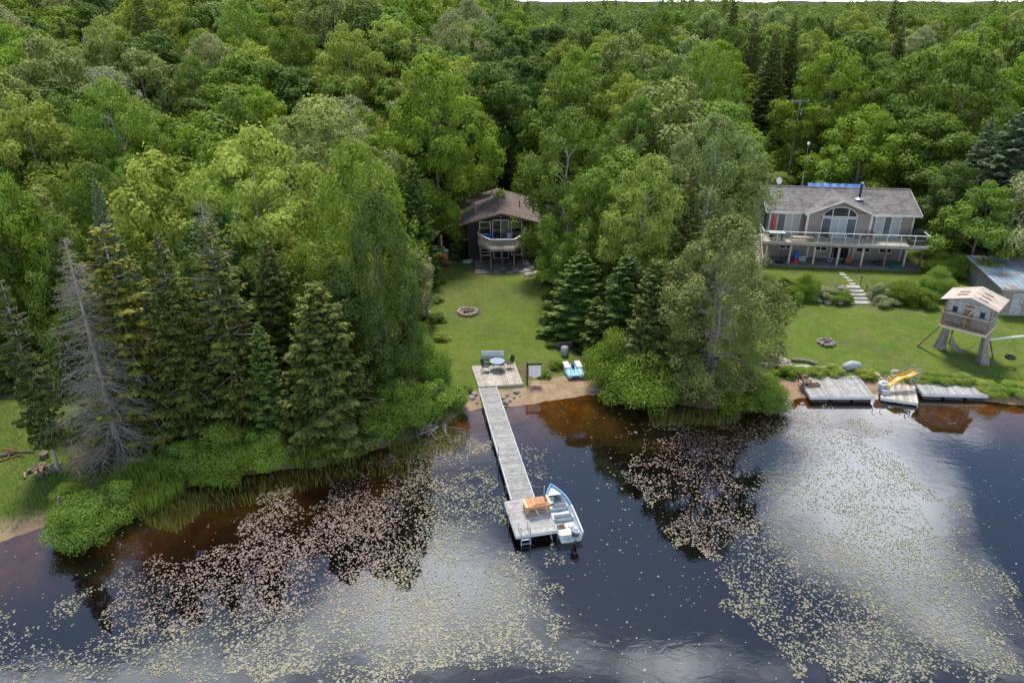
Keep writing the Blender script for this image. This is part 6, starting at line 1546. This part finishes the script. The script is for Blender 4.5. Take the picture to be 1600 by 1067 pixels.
S(1410, 470, 432, 62, 'leaf_maple', 'big dark green bush right of the stone steps', 'shrubbig', 1)
S(1440, 478, 443, 45, 'leaf_maple', 'arching green clump at the right end of the garden bed', 'shrub', 2)
S(1462, 455, 412, 55, 'leaf_shrub', 'leafy bush below the right end of the house deck', 'shrubbig', 2)
S(1484, 462, 430, 45, 'leaf_yellow', 'light bush between the garden bed and the shed', 'shrub', 0)
S(1478, 430, 385, 60, 'leaf_maple', 'bush behind the right corner of the patio', 'shrubbig', 0)
for x, y, t, w in [(1215, 300, 262, 50), (1190, 275, 245, 45), (1215, 260, 235, 50), (1160, 300, 270, 50), (1250, 285, 262, 40), (1135, 290, 255, 50), (1165, 365, 335, 40), (1150, 385, 350, 50), (1240, 250, 225, 50), (1175, 255, 225, 50), (1195, 240, 215, 50)]:
    S(x, y, t, w, random.choice(['leaf_yellow', 'leaf_shrub', 'leaf_yellow']), 'rough yellowish bush in the clearing behind the grey house', 'shrub', random.randrange(4), group='bushes of the upper clearing')
for x, y, t, w in [(700, 345, 320, 40), (715, 392, 368, 28), (690, 370, 345, 45), (840, 400, 370, 40), (855, 440, 405, 40), (868, 480, 440, 40), (722, 300, 280, 40)]:
    S(x, y, t, w, 'leaf_maple', 'undergrowth bush at the edge of the cottage clearing', 'shrub', random.randrange(4), group='bushes round the cottage clearing')
for x, y, w in [(1440, 596, 28), (1462, 597, 30), (1485, 597, 34), (1505, 598, 30), (1420, 592, 26), (1352, 588, 26), (1556, 612, 44), (1580, 612, 44), (1535, 604, 40), (1600, 612, 40), (1300, 583, 30), (1250, 583, 26), (1228, 586, 26), (1275, 586, 26)]:
    S(x, y, y-random.uniform(10, 20), w*1.25, random.choice(['leaf_shrub', 'leaf_shrub', 'leaf_yellow']), 'low green bank plant along the shore behind the floating docks', 'shrub', random.randrange(4), cat='plant', name='bank_plant', group='bank plants behind the floating docks')
for x, y in [(700, 615), (712, 630), (725, 612), (690, 585), (655, 655), (850, 588), (915, 588), (684, 470), (684, 500), (690, 530), (690, 560), (680, 440), (860, 505), (865, 540), (870, 575)]:
    S(x, y, y-random.uniform(7, 15), random.uniform(20, 36), random.choice(['leaf_shrub', 'leaf_yellow', 'leaf_maple']), 'small leafy weed tuft at the edge of the cottage lawn', 'shrub', random.randrange(4), cat='plant', name='weed_tuft', group='weed tufts round the cottage lawn')
# ------------------------------------------------------------------ reeds, grasses, lily pads (nobody could count them)
rg = np.random.default_rng(5)
def scatter_px(poly, n, zf=None):
    xs = [p[0] for p in poly]; ys = [p[1] for p in poly]; out = []
    a = rg.uniform(min(xs), max(xs), n*3); b = rg.uniform(min(ys), max(ys), n*3); k = inpoly(a, b, poly); return a[k][:n], b[k][:n]
def unproj0(a, b, z=0.):
    dx = (a-CX)/FPX; up = -(b-CY)/FPX; dy = CT+up*ST; dz = -ST+up*CT; t = (z-CH)/dz; return dx*t, dy*t
def grass(name, polys, n, h, w, m, label, lean=.35, lift=True):
    X = []; Y = []
    for p in polys:
        a, b = scatter_px(p, n//len(polys)); x, y = unproj0(a, b, .5 if lift else 0.); X.append(x); Y.append(y)
    X = np.concatenate(X); Y = np.concatenate(Y); Z = np.maximum(hfun(X, Y), -.12) if lift else np.full_like(X, -.05)
    V, F, t = blades(np.stack([X, Y, Z], 1), h, w, rg, lean); o = link_mesh(name, np_mesh(name, V, F, t), M[m]); tag(o, label, 'grass', kind='stuff')
grass('tall_reeds', [[(440, 680), (520, 665), (580, 655), (590, 690), (540, 712), (470, 722), (430, 715)], [(170, 770), (215, 735), (282, 728), (286, 762), (240, 790), (190, 800)]], 9000, 1.25, .05, 'reed', 'tall bright green reeds standing along the left shore', .45)
grass('marsh_grass', [[(290, 770), (420, 745), (520, 725), (600, 712), (660, 690), (640, 745), (560, 745), (450, 775), (350, 800), (280, 800)], [(200, 800), (290, 770), (330, 790), (280, 835), (235, 825)], [(600, 700), (700, 670), (735, 680), (720, 705), (640, 720)], [(1010, 645), (1080, 640), (1160, 645), (1150, 665), (1020, 668)]], 5200, .5, .022, 'reed_brown', 'sparse brown-green marsh grass rising from the shallow water', .5, False)
grass('meadow_grass', [[(-20, 640), (60, 630), (150, 690), (170, 740), (90, 800), (-20, 830)], [(600, 640), (700, 610), (730, 640), (690, 662), (610, 690)], [(1110, 250), (1240, 240), (1260, 290), (1170, 300)], [(1230, 575), (1600, 590), (1600, 612), (1440, 600), (1240, 588)]], 14000, .28, .03, 'reed', 'rough uncut grass along the banks and in the upper clearing', .6)
# lawn blades: short turf over the two mown lawns
def turf(polys, n):
    X = []; Y = []
    for p, f in polys:
        a, b = scatter_px(p, int(n*f)); x, y = unproj0(a, b, 1.0); X.append(x); Y.append(y)
    X = np.concatenate(X); Y = np.concatenate(Y); k = sdist(X, Y) > 1.2; X = X[k]; Y = Y[k]
    V, F, t = blades(np.stack([X, Y, hfun(X, Y)-.01], 1), .05, .022, rg, .9); o = link_mesh('lawn_grass', np_mesh('lawn_grass', V, F, t), M['turf']); tag(o, 'short mown grass of the two lawns', 'grass', kind='stuff')
M['turf'] = leaf_mat('turf_blades', (.10, .155, .02), (.145, .20, .03), .25, .02, (1, 1, 1))
turf([([(680, 410), (855, 410), (870, 480), (880, 545), (930, 580), (840, 596), (690, 620), (672, 480)], .35), ([(1180, 425), (1640, 430), (1640, 605), (1440, 597), (1240, 580), (1175, 590)], .65)], 40000)
# lily pads
def dens(a, b):
    d = np.zeros_like(a)
    A = inpoly(a, b, [(60, 1010), (190, 905), (300, 850), (420, 800), (560, 745), (640, 705), (700, 690), (735, 700), (770, 770), (785, 860), (850, 882), (865, 960), (890, 1067), (-40, 1067), (-40, 960)])
    B = inpoly(a, b, [(1005, 668), (1165, 655), (1150, 760), (1175, 830), (1080, 868), (1000, 740)])
    Cc = inpoly(a, b, [(1180, 640), (1380, 650), (1345, 685), (1450, 735), (1500, 850), (1600, 955), (1640, 1067), (1300, 1067), (1190, 985), (1120, 880), (1160, 760)])
    E = inpoly(a, b, [(640, 735), (640, 690), (710, 675), (740, 700), (700, 760), (620, 790)])
    W1 = inpoly(a, b, [(760, 690), (860, 735), (860, 775), (830, 770)]) 
    d = np.where(A, .85, d); d = np.where(B, .75, d); d = np.where(Cc, .62, d); d = np.where(E, 1.2, d); d = np.where(W1, .3, d)
    d = np.where((d == 0), .018, d); return d
a = rg.uniform(-30, 1630, 330000); b = rg.uniform(622, 1085, 330000)
X, Y = unproj0(a, b); zc_ = Y*CT+CH*ST
# even per square metre: thin out far ones in picture space
w = (zc_/zc_.max())**0 * (zc_/38.0)**1.2
ja = a+(vnoise(X, Y, 1.1, 41)-.5)*110; jb = b+(vnoise(X, Y, 1.3, 42)-.5)*80
dn_ = dens(ja, jb)*np.clip(.62+1.2*(vnoise(X, Y, 1.9, 43)-.40)+.7*(vnoise(X, Y, .5, 44)-.5), .15, 1.25)
left_dark = inpoly(a, b, [(-40, 1070), (-40, 870), (200, 860), (300, 960), (200, 1070)]); dn_ = np.where(left_dark, dn_*.55, dn_)*.8
k = (rg.random(len(a)) < dn_*w*.62) & (sdist(X, Y) < -.35)
# keep clear of jetty, platform and boat
def inq(X, Y, q, grow=.15):
    c_ = sum(((p.x, p.y) for p in q), ()); cx_ = sum(c_[0::2])/4; cy_ = sum(c_[1::2])/4
    return inpoly(X, Y, [(cx_+(p.x-cx_)*(1+grow), cy_+(p.y-cy_)*(1+grow)) for p in q])
k &= ~inq(X, Y, [P(x, y) for x, y in [(848, 760), (875, 752), (918, 835), (872, 850)]])
X, Y = X[k], Y[k]; n = len(X); print('pads', n)
r = rg.lognormal(math.log(.036), .3, n).clip(.02, .08); ns_ = 7; th0 = rg.random(n)*6.28
ang_ = th0[:, None]+np.linspace(.25, 6.03, ns_)[None]; tx_, ty2 = rg.normal(0, .05, n), rg.normal(0, .05, n)
vx = X[:, None]+np.cos(ang_)*r[:, None]; vy = Y[:, None]+np.sin(ang_)*r[:, None]; vz = .012+np.abs(rg.normal(0, .004, n))[:, None]+tx_[:, None]*(vx-X[:, None])+ty2[:, None]*(vy-Y[:, None])
V = np.concatenate([np.stack([X, Y, vz.mean(1)], 1)[:, None], np.stack([vx, vy, vz], 2)], 1).reshape(-1, 3)
F = (np.arange(n)*(ns_+1))[:, None]+np.arange(ns_+1)[None]
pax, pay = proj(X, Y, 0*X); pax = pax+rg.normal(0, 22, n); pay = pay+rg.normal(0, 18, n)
shade_tinted = inpoly(pax, pay, [(150, 1000), (180, 890), (300, 840), (420, 790), (560, 735), (640, 720), (640, 860), (560, 930), (400, 960)]) | inpoly(pax, pay, [(990, 660), (1170, 650), (1150, 830), (1080, 880), (1000, 760)])
padt = np.where(shade_tinted, .72+.28*rg.random(n), .10+.62*rg.random(n))  # browner, dimmer pads over dark tree reflections: that shade is painted into the tint
lm, nt = new_mat('lily_pad'); L = nt.links.new
out = N(nt, 'ShaderNodeOutputMaterial'); bs = N(nt, 'ShaderNodeBsdfPrincipled'); L(bs.outputs[0], out.inputs[0]); bs.inputs['Roughness'].default_value = .45; bs.inputs['Specular IOR Level'].default_value = .3
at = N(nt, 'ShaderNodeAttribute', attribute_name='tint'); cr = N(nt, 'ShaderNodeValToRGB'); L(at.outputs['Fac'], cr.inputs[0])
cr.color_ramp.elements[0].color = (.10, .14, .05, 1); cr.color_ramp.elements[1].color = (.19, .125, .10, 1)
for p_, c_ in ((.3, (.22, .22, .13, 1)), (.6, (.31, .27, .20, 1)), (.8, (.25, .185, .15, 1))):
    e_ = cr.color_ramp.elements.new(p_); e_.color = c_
L(cr.outputs[0], bs.inputs['Base Color'])
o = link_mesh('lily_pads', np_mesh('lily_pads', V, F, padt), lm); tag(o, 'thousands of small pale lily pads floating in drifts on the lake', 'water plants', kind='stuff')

# ------------------------------------------------------------------ labels of repeated small things
def number(group, what, where, key=0):
    l = [o for o in COL.objects if o.get('group') == group and o.parent is None]
    l = sorted(l, key=lambda o: proj(o.location.x, o.location.y, o.location.z)[key])
    for i, o in enumerate(l): o['label'] = '%s %s from the left %s' % (ordn(i+1), what, where)
number('bank plants behind the floating docks', 'low green bank plant', 'along the right shore')
number('weed tufts round the cottage lawn', 'leafy weed tuft', 'round the cottage lawn')
number('bushes round the cottage clearing', 'undergrowth bush', 'round the cottage')
number('bushes of the upper clearing', 'rough yellowish bush', 'in the clearing behind the grey house')
number('bank stones by the jetty', 'bank stone', 'beside the landward end of the jetty')
number('rubble stones by the cottage', 'pale rubble stone', 'beside the brown cottage')
number('garden bed stones', 'rough grey stone', 'edging the garden bed by the steps')
number('rubble boulders left of the grey house', 'pale rubble boulder', 'on the bank left of the grey house')
